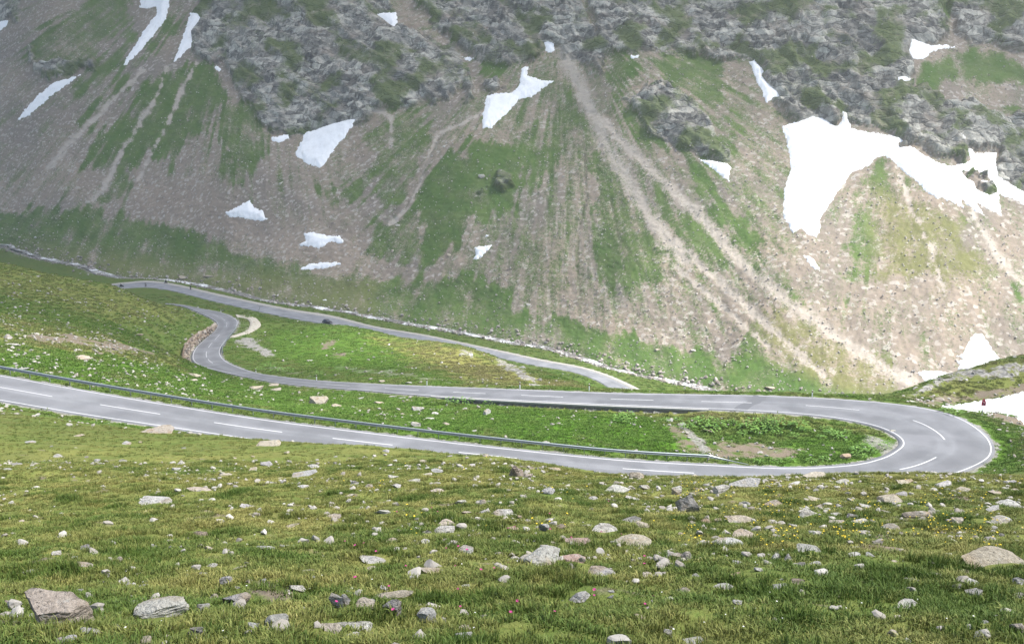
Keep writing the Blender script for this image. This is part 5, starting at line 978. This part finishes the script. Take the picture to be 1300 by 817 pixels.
def motorcycle(px, py, flip, label, plabel, helm, lug=False, lean=0.):
    q, an = on_road(FR, px, py, .01); an += math.pi*flip + lean
    r_ = bpy.data.objects.new('motorcycle', None); sc.collection.objects.link(r_); r_.location = tuple(q); r_.rotation_euler = (0, 0, an); tag(r_, label, 'motorcycle', 'motorcycles on the valley road')
    wheel(r_, -.68, 0, .32, .15); wheel(r_, .75, 0, .32, .12)
    link('frame', loft([(-.95, [(-.08, .68), (.08, .68), (.1, .78), (-.1, .78)]), (-.4, [(-.16, .45), (.16, .45), (.17, .82), (-.17, .82)]), (.1, [(-.17, .35), (.17, .35), (.2, .98), (-.2, .98)]), (.5, [(-.12, .5), (.12, .5), (.17, 1.02), (-.17, 1.02)]), (.75, [(-.1, .75), (.1, .75), (.12, 1.05), (-.12, 1.05)])], [M_CAR], 'frame'), parent=r_)
    bm = bmesh.new(); add_cyl(bm, (.55, 0, 1.0), (.78, 0, .3), .04); add_cyl(bm, (-.3, 0, .45), (-.68, 0, .32), .04); link('fork', bm_mesh('fork', bm, [M_POST]), parent=r_)
    bm = bmesh.new(); add_cyl(bm, (.5, -.36, 1.05), (.5, .36, 1.05), .02); link('handlebar', bm_mesh('handlebar', bm, [M_BLACK]), parent=r_)
    bm = bmesh.new(); add_box(bm, (-.3, 0, .86), (.6, .26, .1), bevel=.03); link('seat', bm_mesh('seat', bm, [M_BLACK]), parent=r_)
    bm = bmesh.new(); add_box(bm, (.83, 0, .95), (.08, .18, .16), bevel=.02); link('headlight', bm_mesh('headlight', bm, [M_LAMP]), parent=r_)
    if lug:
        for y in (-.3, .3): bm = bmesh.new(); add_box(bm, (-.75, y, .7), (.45, .22, .38), bevel=.03); link('pannier', bm_mesh('pannier', bm, [M_LUG]), parent=r_)
    rider(tuple(q), an, plabel, helm)
motorcycle(153.5, 364.8, 1, 'dark motorcycle farthest left on the valley road, nearly at the bend', 'black-suited rider leaning on the motorcycle farthest left', M_HELM)
motorcycle(212, 360.0, 0, 'motorcycle with pale panniers at the outer gravel edge', 'rider in white helmet on the motorcycle with pale panniers', M_HELMW, True)
motorcycle(242.5, 367.6, 0, 'dark motorcycle coming on in the middle of the valley road', 'black-suited rider coming on, right of the pannier motorcycle', M_HELM, False, -.5)

# ------------------------------------------------------------------ leafy dock plants by the hairpin
def leaf_mat(name, c0, c1):
    b = NB(name, .6, .3); a = b.attr('lf'); b.col(b.mix(a, c0, c1)); b.b.inputs['Transmission Weight'].default_value = 0; return b.m
M_LEAF = leaf_mat('dock_leaf', (.05, .13, .018), (.17, .30, .06)); M_BLOOM = leaf_mat('dock_flower_head', (.45, .46, .18), (.6, .58, .3))
def dock_mesh(seed, nl=46, bloom=True):
    r = np.random.default_rng(seed); V = []; Fc = []; lf = []
    for i in range(nl):
        a = r.uniform(0, 6.28); rad = .5*math.sqrt(r.random()); x, y = rad*math.cos(a), rad*math.sin(a); h = r.uniform(.25, .75)*(1-.7*rad*rad*2); ll = r.uniform(.16, .3); w = ll*.42; d = a+r.uniform(-.6, .6); til = r.uniform(.1, .8)
        dx, dy, dz = math.cos(d)*math.cos(til), math.sin(d)*math.cos(til), math.sin(til); sx, sy = -math.sin(d), math.cos(d); b = len(V)
        for t, ww, dr in ((0, .12, 0), (.35, 1, .03), (.7, .85, -.01), (1, .05, -.09)):
            for s in (-1, 1): V.append((x+dx*ll*t+sx*w*ww*s*.5, y+dy*ll*t+sy*w*ww*s*.5, h+dz*ll*t+dr-.02*abs(s)))
        for k_ in range(3): Fc.append((b+2*k_, b+2*k_+1, b+2*k_+3, b+2*k_+2))
        lf += [r.random()]*8
    me = mesh_np('leaves', V, Fc, [M_LEAF]); attr(me, 'lf', lf)
    V = []; Fc = []; lf = []
    if bloom:
        for i in range(9):
            a = r.uniform(0, 6.28); rad = .42*math.sqrt(r.random()); x, y = rad*math.cos(a), rad*math.sin(a); h = r.uniform(.75, 1.05)
            for j in range(7):
                b = len(V); zc = h-.3*j/7; s = .045*(1-.05*j); t = r.uniform(0, 3)
                V += [(x+s*math.cos(t), y+s*math.sin(t), zc), (x-s*math.cos(t), y-s*math.sin(t), zc), (x+.02*math.cos(t), y, zc+.09), (x-s*math.sin(t), y+s*math.cos(t), zc+.03)]; Fc += [(b, b+1, b+2, b+3), (b, b+3, b+2, b+1)][:1]; lf += [r.random()]*4
        mb = mesh_np('flower_heads', V, Fc, [M_BLOOM]); attr(mb, 'lf', lf)
    else: mb = None
    return me, mb
DK = [dock_mesh(i) for i in range(4)]+[dock_mesh(10+i, 46, False) for i in range(3)]
DOCK = [(897, 534, 15, 1), (909, 537, 14, 1), (902, 542, 12, 0), (950, 541, 13, 1), (960, 536, 15, 1), (972, 533, 14, 1), (984, 533, 14, 1), (992, 537, 13, 1), (976, 541, 13, 1), (963, 545, 12, 0), (986, 545, 9, 0), (1014, 537, 13, 1), (1022, 542, 9, 0), (872, 538, 11, 0), (880, 532, 9, 0), (1055, 548, 11, 0), (1066, 551, 12, 0), (1048, 541, 8, 0), (1042, 551, 7, 0), (1088, 572, 11, 0), (1096, 568, 10, 1), (1104, 574, 11, 0), (1093, 579, 9, 0),
 (800, 536, 9, 0), (591, 511.5, 12, 0), (573, 510, 10, 0), (621.5, 512.5, 8, 0), (788, 533, 12, 0), (796, 527, 10, 0), (1211, 524.5, 11, 0), (1197, 521, 7, 0), (1003, 583, 7, 0), (985, 585, 8, 0), (962, 586, 8, 0), (1046, 582, 8, 0), (1030, 585, 8, 0), (340, 466, 9, 0), (352, 470, 9, 0), (366, 471, 8, 0), (405, 474.5, 7, 0), (330, 469, 7, 0), (1122, 566, 8, 0), (930, 533, 8, 0), (942, 547, 8, 0), (1008, 549, 7, 0), (1075, 545, 7, 0), (860, 529, 7, 0), (845, 530, 7, 0)]
seen = {}
for i, (x, y, w, bl) in enumerate(DOCK):
    q = near_at(x, y+(5 if y < 556 and 840 < x < 1090 else 1.5), 85., 240.)
    if q is None: continue
    s = w*1.7*q[1]/F; me, mb = DK[i % 4 if bl else 4+i % 3]
    r_ = bpy.data.objects.new('dock_plant', None); sc.collection.objects.link(r_); r_.location = tuple(q); r_.rotation_euler = (0, 0, i*1.7); r_.scale = (s, s, s*.62)
    where = 'inside the hairpin below the far leg' if 840 < x < 1090 and y < 556 else 'at the inner curve of the hairpin' if x > 1080 and y > 556 else 'at the rim of the brown soil' if x > 950 and y > 575 else 'on the outer verge by the snowbank' if x > 1190 else 'beside the lower S bend' if x < 420 else 'under the far leg edge above the lawn'
    kk = (where, bl); seen[kk] = seen.get(kk, 0)+1; pl = 'flowering' if bl else 'dark leafy'
    ordw = ['first', 'second', 'third', 'fourth', 'fifth', 'sixth', 'seventh', 'eighth', 'ninth', 'tenth', 'eleventh', 'twelfth', 'thirteenth', 'fourteenth', 'fifteenth', 'sixteenth'][seen[kk]-1]
    r_['_k'] = 1; r_['px'] = x; r_['pl'] = pl; r_['where'] = where; tag(r_, 'x', 'plant', 'broad-leaved dock plants by the road')
    link('leaves', me, parent=r_)['kind'] = 'stuff'
    if mb: link('flower_heads', mb, parent=r_)['kind'] = 'stuff'
by = {}
for o in sc.objects:
    if '_k' in o.keys(): by.setdefault((o['pl'], o['where']), []).append(o)
OW = ['first', 'second', 'third', 'fourth', 'fifth', 'sixth', 'seventh', 'eighth', 'ninth', 'tenth', 'eleventh', 'twelfth', 'thirteenth', 'fourteenth', 'fifteenth', 'sixteenth', 'seventeenth', 'eighteenth']
for (pl, wh), L_ in by.items():
    L_.sort(key=lambda o: o['px'])
    for k_, o in enumerate(L_):
        o['label'] = f"{OW[k_]} {pl} dock, counted from left, {wh}" if len(L_) > 1 else f"lone {pl} dock plant {wh}"
        for a in ('_k', 'px', 'pl', 'where'): del o[a]

# ------------------------------------------------------------------ grass, flowers, loose stones: what nobody could count
def scatter(name, label, pts, rot, scl, idx, tint, variants, mats):
    col_ = bpy.data.collections.new(name+'_kinds')
    for i, me in enumerate(variants):
        o = bpy.data.objects.new('%s_kind_%02d' % (name, i), me); col_.objects.link(o)
    me = bpy.data.meshes.new(name); n_ = len(pts); me.vertices.add(n_); me.vertices.foreach_set('co', np.asarray(pts, np.float32).ravel())
    a = me.attributes.new('rot', 'FLOAT_VECTOR', 'POINT'); a.data.foreach_set('vector', np.asarray(rot, np.float32).ravel())
    a = me.attributes.new('scl', 'FLOAT_VECTOR', 'POINT'); a.data.foreach_set('vector', np.asarray(scl, np.float32).ravel())
    a = me.attributes.new('idx', 'INT', 'POINT'); a.data.foreach_set('value', np.asarray(idx, np.int32))
    attr(me, 'tint', tint); me.update()
    for m in mats: me.materials.append(m)
    ng = bpy.data.node_groups.new(name, 'GeometryNodeTree'); ng.interface.new_socket('Geometry', in_out='INPUT', socket_type='NodeSocketGeometry'); ng.interface.new_socket('Geometry', in_out='OUTPUT', socket_type='NodeSocketGeometry')
    N = ng.nodes; i_ = N.new('NodeGroupInput'); o_ = N.new('NodeGroupOutput'); io = N.new('GeometryNodeInstanceOnPoints'); ci = N.new('GeometryNodeCollectionInfo'); ci.inputs['Collection'].default_value = col_; ci.inputs['Separate Children'].default_value = True; ci.inputs['Reset Children'].default_value = True
    def na(nm, t):
        k_ = N.new('GeometryNodeInputNamedAttribute'); k_.data_type = t; k_.inputs[0].default_value = nm; return k_.outputs[0]
    er = N.new('FunctionNodeEulerToRotation'); ng.links.new(na('rot', 'FLOAT_VECTOR'), er.inputs[0])
    ng.links.new(i_.outputs[0], io.inputs['Points']); ng.links.new(ci.outputs[0], io.inputs['Instance']); io.inputs['Pick Instance'].default_value = True
    ng.links.new(na('idx', 'INT'), io.inputs['Instance Index']); ng.links.new(er.outputs[0], io.inputs['Rotation']); ng.links.new(na('scl', 'FLOAT_VECTOR'), io.inputs['Scale']); ng.links.new(io.outputs[0], o_.inputs[0])
    o = link(name, me); md = o.modifiers.new('scatter', 'NODES'); md.node_group = ng; tag(o, label, kind='stuff'); return o
def grass_mat():
    b = NB('grass_blade', .65, .25); bl = b.attr('bl'); hh = b.attr('bh'); t = b.attr('tint', True); lu = t
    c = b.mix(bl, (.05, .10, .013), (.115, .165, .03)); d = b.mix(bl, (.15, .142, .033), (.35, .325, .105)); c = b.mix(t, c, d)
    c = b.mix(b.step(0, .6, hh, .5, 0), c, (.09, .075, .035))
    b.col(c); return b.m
M_GRASS = grass_mat()
def tuft(seed, nb=30, rad=.07, h0=.07, h1=.17, w=.005):
    r = np.random.default_rng(seed); V = []; Fq = []; bl = []; bh = []
    for i in range(nb):
        a = r.uniform(0, 6.28); rr = rad*math.sqrt(r.random()); x, y = rr*math.cos(a), rr*math.sin(a); h = r.uniform(h0, h1); ln = r.uniform(.2, 1.25)*h; d = a+r.normal()*.7; cx_, cy_ = math.cos(d)*ln, math.sin(d)*ln
        s = r.uniform(0, 6.28); wx, wy = math.cos(s)*w*r.uniform(.7, 1.3), math.sin(s)*w; b = len(V)
        V += [(x-wx, y-wy, -.02), (x+wx, y+wy, -.02), (x+cx_*.35+wx*.8, y+cy_*.35+wy*.8, h*.6), (x+cx_*.35-wx*.8, y+cy_*.35-wy*.8, h*.6), (x+cx_+wx*.1, y+cy_+wy*.1, h*(1-.25*ln/h)), (x+cx_-wx*.1, y+cy_-wy*.1, h*(1-.25*ln/h))]
        Fq += [(b, b+1, b+2, b+3), (b+3, b+2, b+4, b+5)]; k_ = r.random(); bl += [k_]*6; bh += [0, 0, .6, .6, 1, 1]
    me = mesh_np('tuft', V, Fq, [M_GRASS]); attr(me, 'bl', bl); attr(me, 'bh', bh); return me
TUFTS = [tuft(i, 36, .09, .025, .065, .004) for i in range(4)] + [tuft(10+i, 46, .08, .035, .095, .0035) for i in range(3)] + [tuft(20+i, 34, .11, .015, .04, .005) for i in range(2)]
def near_pts(n_, d0, d1, p=1.0):
    """points on the near slope, fewer per square metre farther off"""
    d = (d0**p+(d1**p-d0**p)*rng.random(n_))**(1/p); t = rng.uniform(-.8, .8, n_); x = t*(d+1.5); z = base_h(x, d)+ground_noise(x, d); return x, d, z
def pick(n_, kinds, pr): return rng.choice(kinds, n_, p=pr)
xs, ys, zs = [], [], []
for n_, d0, d1, p in ((118000, 4.6, 31, 1.12), (34000, 26, 84, 1.4)):
    x, y, z = near_pts(n_, d0, d1, p); xs.append(x); ys.append(y); zs.append(z)
x = np.concatenate(xs); y = np.concatenate(ys); z = np.concatenate(zs)
zz_, e = roads_apply(x[118000:], y[118000:], z[118000:]); keep = np.ones(len(x), bool); keep[118000:] = (e > 1.0); z[118000:] = zz_
x, y, z = x[keep], y[keep], z[keep]
ROCKXY = [(o.location[0], o.location[1], o.scale[0], o.scale[1]) for o in sc.objects if o.name.split('.')[0] == 'rock']
free = np.ones(len(x), bool)
for a_, b_, w_, d_ in ROCKXY:                       # no grass through a stone, little right before it
    free &= ((x-a_)/(w_*.5+.01))**2+((y-b_+d_*.2)/(d_*.72+.02))**2 > .9
x, y, z = x[free], y[free], z[free]
patch = fbm(x*.55, y*.55, 3, 101); fine = noise(x*1.7, y*1.7, 102); thin = fbm(x*1.1, y*1.1, 3, 103)
keep = rng.random(len(x)) < np.clip(.85+1.4*thin, .3, 1); x, y, z, patch, fine = x[keep], y[keep], z[keep], patch[keep], fine[keep]; n_ = len(x)
tall = np.clip(patch*1.3+.3, 0, 1)
idx = np.where(rng.random(n_) < tall*.25, rng.integers(4, 7, n_), np.where(rng.random(n_) < .25, rng.integers(7, 9, n_), rng.integers(0, 4, n_)))
dr = np.clip(.38+.75*fine*.6+.4*fbm(x*.2, y*.2, 3, 104)+.35*noise(x*.7, y*.7, 105)+.16*rng.normal(size=n_)+.25*sstep(9, 26, y)-.25*(1-sstep(5, 12, y)), 0, 1)
sc_ = (.62+.4*rng.random(n_))*(1+.5*sstep(25, 70, y)); clump = sstep(.1, .55, noise(x*1.3, y*1.3, 106)); hz_ = sc_*(.6+.5*tall+.9*clump); dr = np.clip(dr-.3*clump, 0, 1)*(1-.25*sstep(14, 45, y))
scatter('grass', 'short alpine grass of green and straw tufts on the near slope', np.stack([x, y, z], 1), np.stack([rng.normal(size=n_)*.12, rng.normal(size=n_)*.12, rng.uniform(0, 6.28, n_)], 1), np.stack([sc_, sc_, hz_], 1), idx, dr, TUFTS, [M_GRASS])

# meadow tussocks between the roads
def meadow_mat():
    b = NB('meadow_tussock', .75, .2); bl = b.attr('bl'); t = b.attr('tint', True)
    c = b.mix(bl, (.066, .138, .015), (.12, .205, .034)); d = b.mix(bl, (.13, .13, .045), (.24, .21, .09)); b.col(b.mix(t, c, d)); return b.m
M_TUSS = meadow_mat()
def tuss(seed):
    me = tuft(seed, 44, .34, .03, .13, .03); me.materials.clear(); me.materials.append(M_TUSS); return me
TUS = [tuss(50+i) for i in range(4)]
def vis_pts(n_, x0, x1, y0, y1):
    px = rng.uniform(x0, x1, n_); py = rng.uniform(y0, y1, n_); return px, py
sel = rng.choice(len(gx), 75000, p=(lambda w: w/w.sum())(np.where((gy > 84) & (gy < 430) & (np.abs(gpx-650) < 720) & (edge > .9) & (grav < .4) & (dirt < .45) & (rock < .45) & (sd > 5), 1., 0.)))
jx = gx[sel]+rng.normal(size=len(sel))*.35; jy = gy[sel]+rng.normal(size=len(sel))*.5; jz = ground_h(jx, jy); n_ = len(sel)
tt = np.clip(dry[sel]*.9+.18+.5*noise(jx*.3, jy*.3, 111)+.2*fbm(jx*.06, jy*.06, 3, 112)+.12*rng.normal(size=n_)-.35*lush[sel], 0, 1); s_ = (.6+.7*rng.random(n_))*(1+.004*(jy-90))
scatter('meadow_grass', 'green meadow grass between the road legs', np.stack([jx, jy, jz], 1), np.stack([0*jx, 0*jx, rng.uniform(0, 6.28, n_)], 1), np.stack([s_, s_, s_*.8], 1), rng.integers(0, 4, n_), tt, TUS, [M_TUSS])

# small stones
def pebble_mat(name, c0, c1):
    b = NB(name, .9, .2); t = b.attr('tint', True); n = b.noise(3, 3); b.col(b.mix(b.math('MULTIPLY', n, .4), b.mix(t, c0, c1), (.1, .09, .08))); return b.m
M_PEB = pebble_mat('loose_stone', (.21, .185, .155), (.46, .44, .40)); M_SCREE = pebble_mat('scree_stone', (.24, .20, .175), (.55, .52, .48))
def stones(seed, m, sub=1):
    me = rock_mesh(seed, sub, 0, .8); me.materials.clear(); me.materials.append(m); return me
PEB = [stones(700+i, M_PEB, 2) for i in range(5)]; SCR = [stones(720+i, M_SCREE, 1) for i in range(6)]
x, y, z = near_pts(10500, 5, 32, 1.7); k_ = rng.random(len(x)) < np.clip(.35+1.2*fbm(x*.35, y*.35, 3, 121)+.5*sstep(0, 8, x)*sstep(10, 18, y), .05, 1); x, y, z = x[k_], y[k_], z[k_]; n_ = len(x); s_ = .025+.10*rng.random(n_)**2.5
px, py = [], []
sel2 = rng.choice(len(gx), 6500, p=(lambda w: w/w.sum())(np.where((gy > 60) & (gy < 330) & (np.abs(gpx-650) < 700) & (edge > 1.2), .25+1.6*np.clip(fbm(gx*.07, gy*.07, 3, 122)+.1, 0, 1)+1.2*(dirt > .4)+1.4*(grav > .4)*(sd > 0)+1.5*(rock > .3)-.2*(lush > .8)+1.1*((gpx < 260) & (gpy > 355) & (gy > 95)), 0.).clip(0)))
x2 = gx[sel2]+rng.normal(size=6500)*.3; y2 = gy[sel2]+rng.normal(size=6500)*.4; z2 = ground_h(x2, y2); s2 = (.05+.33*rng.random(6500)**3)*(.7+.0035*y2)
xx, yy, zz2 = np.concatenate([x, x2]), np.concatenate([y, y2]), np.concatenate([z, z2]); ss = np.concatenate([s_, s2]); n_ = len(xx)
scatter('loose_stones', 'countless small pale stones strewn in the grass', np.stack([xx, yy, zz2-.08*ss], 1), np.stack([rng.normal(size=n_)*.3, rng.normal(size=n_)*.3, rng.uniform(0, 6.28, n_)], 1), np.stack([ss*1.3, ss*1.1, ss*.75], 1), rng.integers(0, 5, n_), np.clip(rng.normal(.6, .25, n_), 0, 1), PEB, [M_PEB])
# scree
mx, my, mz = MTN_V[:, 0], MTN_V[:, 1], MTN_V[:, 2]; inn = (np.abs(mpx-650) < 720) & (mpy > -40)
wgt = np.where(inn, .55+.9*np.clip(fbm(mpx*.03, mpy*.03, 3, 131)+.2, 0, 1)-.1*(MTN_M['veg'] > .8)+.6*MTN_M['pale'], 0.)*(1-.75*MTN_M['cliff'])*(MTN_M['snow'] < .1); wgt = wgt.clip(0)*np.where(mpy > 150, 1.3, .8)
sel3 = rng.choice(len(mx), 46000, p=wgt/wgt.sum()); n_ = len(sel3); s_ = (.11+.55*rng.random(n_)**7)*(.8+.0006*my[sel3])
j1 = rng.normal(size=(n_, 1))*.4
scatter('scree_stones', 'countless stones and blocks lying over the mountainside', MTN_V[sel3]+np.concatenate([j1, 0*j1, 0*j1], 1)+np.array([0, 0, -.05]), np.stack([rng.normal(size=n_)*.4, rng.normal(size=n_)*.4, rng.uniform(0, 6.28, n_)], 1), np.stack([s_*1.3, s_, s_*.85], 1), rng.integers(0, 6, n_), np.clip(rng.normal(.65, .25, n_), 0, 1), SCR, [M_SCREE])
# stream-bed stones
sb = rng.integers(0, len(SR), 2600); off = rng.normal(size=2600)*3.2; off = np.sign(off)*(np.abs(off)+.8); x = SR[sb, 0]+nrm[sb, 0]*off+rng.normal(size=2600); y = SR[sb, 1]+nrm[sb, 1]*off+rng.normal(size=2600)
ym = y > river_y(x/y); z = ground_h(x, y); s_ = .25+1.1*rng.random(2600)**3; kk = (z > -200)
_, e_ = roads_apply(x, y, z); kk = e_ > .5
scatter('stream_stones', 'grey stones lining the stream bed', np.stack([x, y, z], 1)[kk], np.stack([rng.normal(size=2600)*.3, rng.normal(size=2600)*.3, rng.uniform(0, 6.28, 2600)], 1)[kk], np.stack([s_*1.3, s_, s_*.8], 1)[kk], rng.integers(0, 6, kk.sum()), np.clip(rng.normal(.5, .25, kk.sum()), 0, 1), SCR, [M_SCREE])
# flowers
M_YEL = plain('yellow_petal', (.72, .56, .05), .6); M_MAG = plain('magenta_petal', (.45, .06, .22), .6); M_STEM = plain('flower_stem', (.06, .11, .02), .7); M_WHT = plain('white_petal', (.75, .75, .7), .6)
def flower(m, r0=.018, h=.13, n_=7):
    bm = bmesh.new(); add_cyl(bm, (0, 0, 0), (.01, .005, h), .0025, 4)
    for f in bm.faces: f.material_index = 1
    for i in range(n_):
        a = i/n_*6.283; c, s = math.cos(a), math.sin(a); v = [bm.verts.new(p) for p in ((.01, .005, h), (.01+r0*.7*c-r0*.35*s, .005+r0*.7*s+r0*.35*c, h+.008), (.01+r0*1.1*c, .005+r0*1.1*s, h+.004), (.01+r0*.7*c+r0*.35*s, .005+r0*.7*s-r0*.35*c, h+.008))]; bm.faces.new(v)
    return bm_mesh('flower', bm, [m, M_STEM])
def flowers(name, label, n_, m, x0, x1, y0, y1, clus, s0):
    px = rng.uniform(x0, x1, n_*3); py = rng.uniform(y0, y1, n_*3); k_ = rng.random(n_*3) < np.clip(.35+clus*fbm(px*.02, py*.04, 3, 141), 0, 1); px, py = px[k_][:n_], py[k_][:n_]; Q_ = []
    for a, b in zip(px, py):
        q = ray_near(a, b, 32)
        if q is not None: Q_.append(q)
    Q_ = np.array(Q_); n2 = len(Q_); s = s0*(.8+.5*rng.random(n2)); scatter(name, label, Q_, np.stack([rng.normal(size=n2)*.25, rng.normal(size=n2)*.25, rng.uniform(0, 6, n2)], 1), np.stack([s, s, s], 1), np.zeros(n2), np.zeros(n2), [flower(m)], [m])
flowers('yellow_flowers', 'many small yellow hawkweed flowers on the right of the slope', 420, M_YEL, 855, 1300, 610, 700, 2.4, .62)
flowers('scattered_yellow_flowers', 'a few yellow flowers dotted along the brow', 60, M_YEL, 430, 900, 575, 690, 1.5, .8)
flowers('magenta_flowers', 'a few magenta alpine flowers low in the grass', 40, M_MAG, 420, 830, 640, 790, 1.5, .7)
flowers('white_flowers', 'a few tiny white flowers in the grass', 50, M_WHT, 100, 1250, 700, 810, 1.0, .35)
HAZE = .00023

# ------------------------------------------------------------------ deck of broken clouds out of view, its gaps shaped to place the sun
def cloud_material():
    b = NB('shading_cloud', 1, 0); b.n.remove(b.b); N_ = b.n; L_ = b.t.links; tr = N_.new('ShaderNodeBsdfTransparent'); tl = N_.new('ShaderNodeBsdfTranslucent'); df = N_.new('ShaderNodeBsdfDiffuse'); m1 = N_.new('ShaderNodeMixShader'); m2 = N_.new('ShaderNodeMixShader')
    for k_ in (tl, df): k_.inputs['Color'].default_value = (.72, .73, .75, 1)
    m1.inputs[0].default_value = .35; L_.new(tl.outputs[0], m1.inputs[1]); L_.new(df.outputs[0], m1.inputs[2]); L_.new(b.attr('dens'), m2.inputs[0]); L_.new(tr.outputs[0], m2.inputs[1]); L_.new(m1.outputs[0], m2.inputs[2]); L_.new(m2.outputs[0], N_['Material Output'].inputs[0]); return b.m
ZC = 620.0
cxs = np.linspace(-900, 1500, 200); cys = np.linspace(-500, 1300, 150); cA, cB = np.meshgrid(cxs, cys); cA = cA.ravel(); cB = cB.ravel()
hz0 = np.full(cA.shape, -60.)
for _ in range(6):
    t = (ZC-hz0)/sdir.z; hx, hy = cA-sdir.x*t, cB-sdir.y*t; ok = hy > -5; hz0 = np.where(ok, np.clip(base_h(np.clip(hx, -900, 900), np.maximum(hy, 0)), -100, 260), -5.)
cn = fbm(hx*.006, hy*.006, 4, 201)
def gap(c, rx, ry, rot, soft, amp):
    dx, dy = hx-c[0], hy-c[1]; a = dx*math.cos(rot)+dy*math.sin(rot); b_ = -dx*math.sin(rot)+dy*math.cos(rot); return 1-sstep(1-soft, 1+soft, np.hypot(a/rx, b_/ry)+amp*cn)
def mpt(px, py): q = mtn_ray(np.array([float(px)]), np.array([float(py)])); return q[0][0], q[1][0]
ga = np.maximum.reduce([gap(mpt(1110, 425), 105, 85, .2, .5, .35), gap(mpt(1180, 290), 60, 50, .2, .6, .3)*.4, gap(P(610, 455, 205)[:2], 50, 40, -.7, .5, .2), gap(P(300, 500, 105)[:2], 220, 45, 0, .6, .3)*.75, gap((0, 34), 70, 36, 0, .6, .2)*.72, gap(mpt(800, 330), 110, 80, .3, .6, .3)*.18])
thick = .46 + .24*(1-sstep(-330, 60, hx))*sstep(330, 480, hy) + .12*sstep(430, 560, hy) + .05*cn
dens = np.clip(thick*(1-ga), 0, .9)
th = 25+60*dens+12*fbm(cA*.01, cB*.01, 3, 202)
nb = len(cA); Fc = grid_faces(len(cys), len(cxs)); Vc = np.concatenate([np.stack([cA, cB, ZC-.25*th], 1), np.stack([cA, cB, ZC+th], 1)])
bi = np.concatenate([np.arange(len(cxs)-1), (np.arange(len(cys)-1)*len(cxs)+len(cxs)-1), (len(cys)-1)*len(cxs)+np.arange(len(cxs)-1, 0, -1), np.arange(len(cys)-1, 0, -1)*len(cxs)]); bj = np.roll(bi, -1)
me = mesh_np('shading_cloud', Vc, np.concatenate([Fc[:, ::-1], Fc+nb, np.stack([bi, bj, bj+nb, bi+nb], 1)]), [cloud_material()]); attr(me, 'dens', np.concatenate([dens, dens]))
tag(link('shading_cloud', me), 'unseen deck of broken clouds, its gaps shaped to let the sun through', kind='structure')

# ------------------------------------------------------------------ the air
hb = NB('haze'); hb.n.remove(hb.b); vp = hb.n.new('ShaderNodeVolumePrincipled'); vp.inputs['Color'].default_value = (.93, .965, 1, 1); vp.inputs['Density'].default_value = HAZE
vp.inputs['Anisotropy'].default_value = 0.2
hb.t.links.new(vp.outputs[0], hb.n['Material Output'].inputs['Volume'])
zlo = float(min(gz.min(), MTN_V[:, 2].min()))-1.5; zhi = float(MTN_V[:, 2].max())+3
bmh = bmesh.new(); add_box(bmh, (0, 660, (zlo+zhi)/2), (2900, 1480, zhi-zlo)); hz = link('haze', bm_mesh('haze', bmh, [hb.m])); tag(hz, 'thin pale mountain haze', kind='stuff')
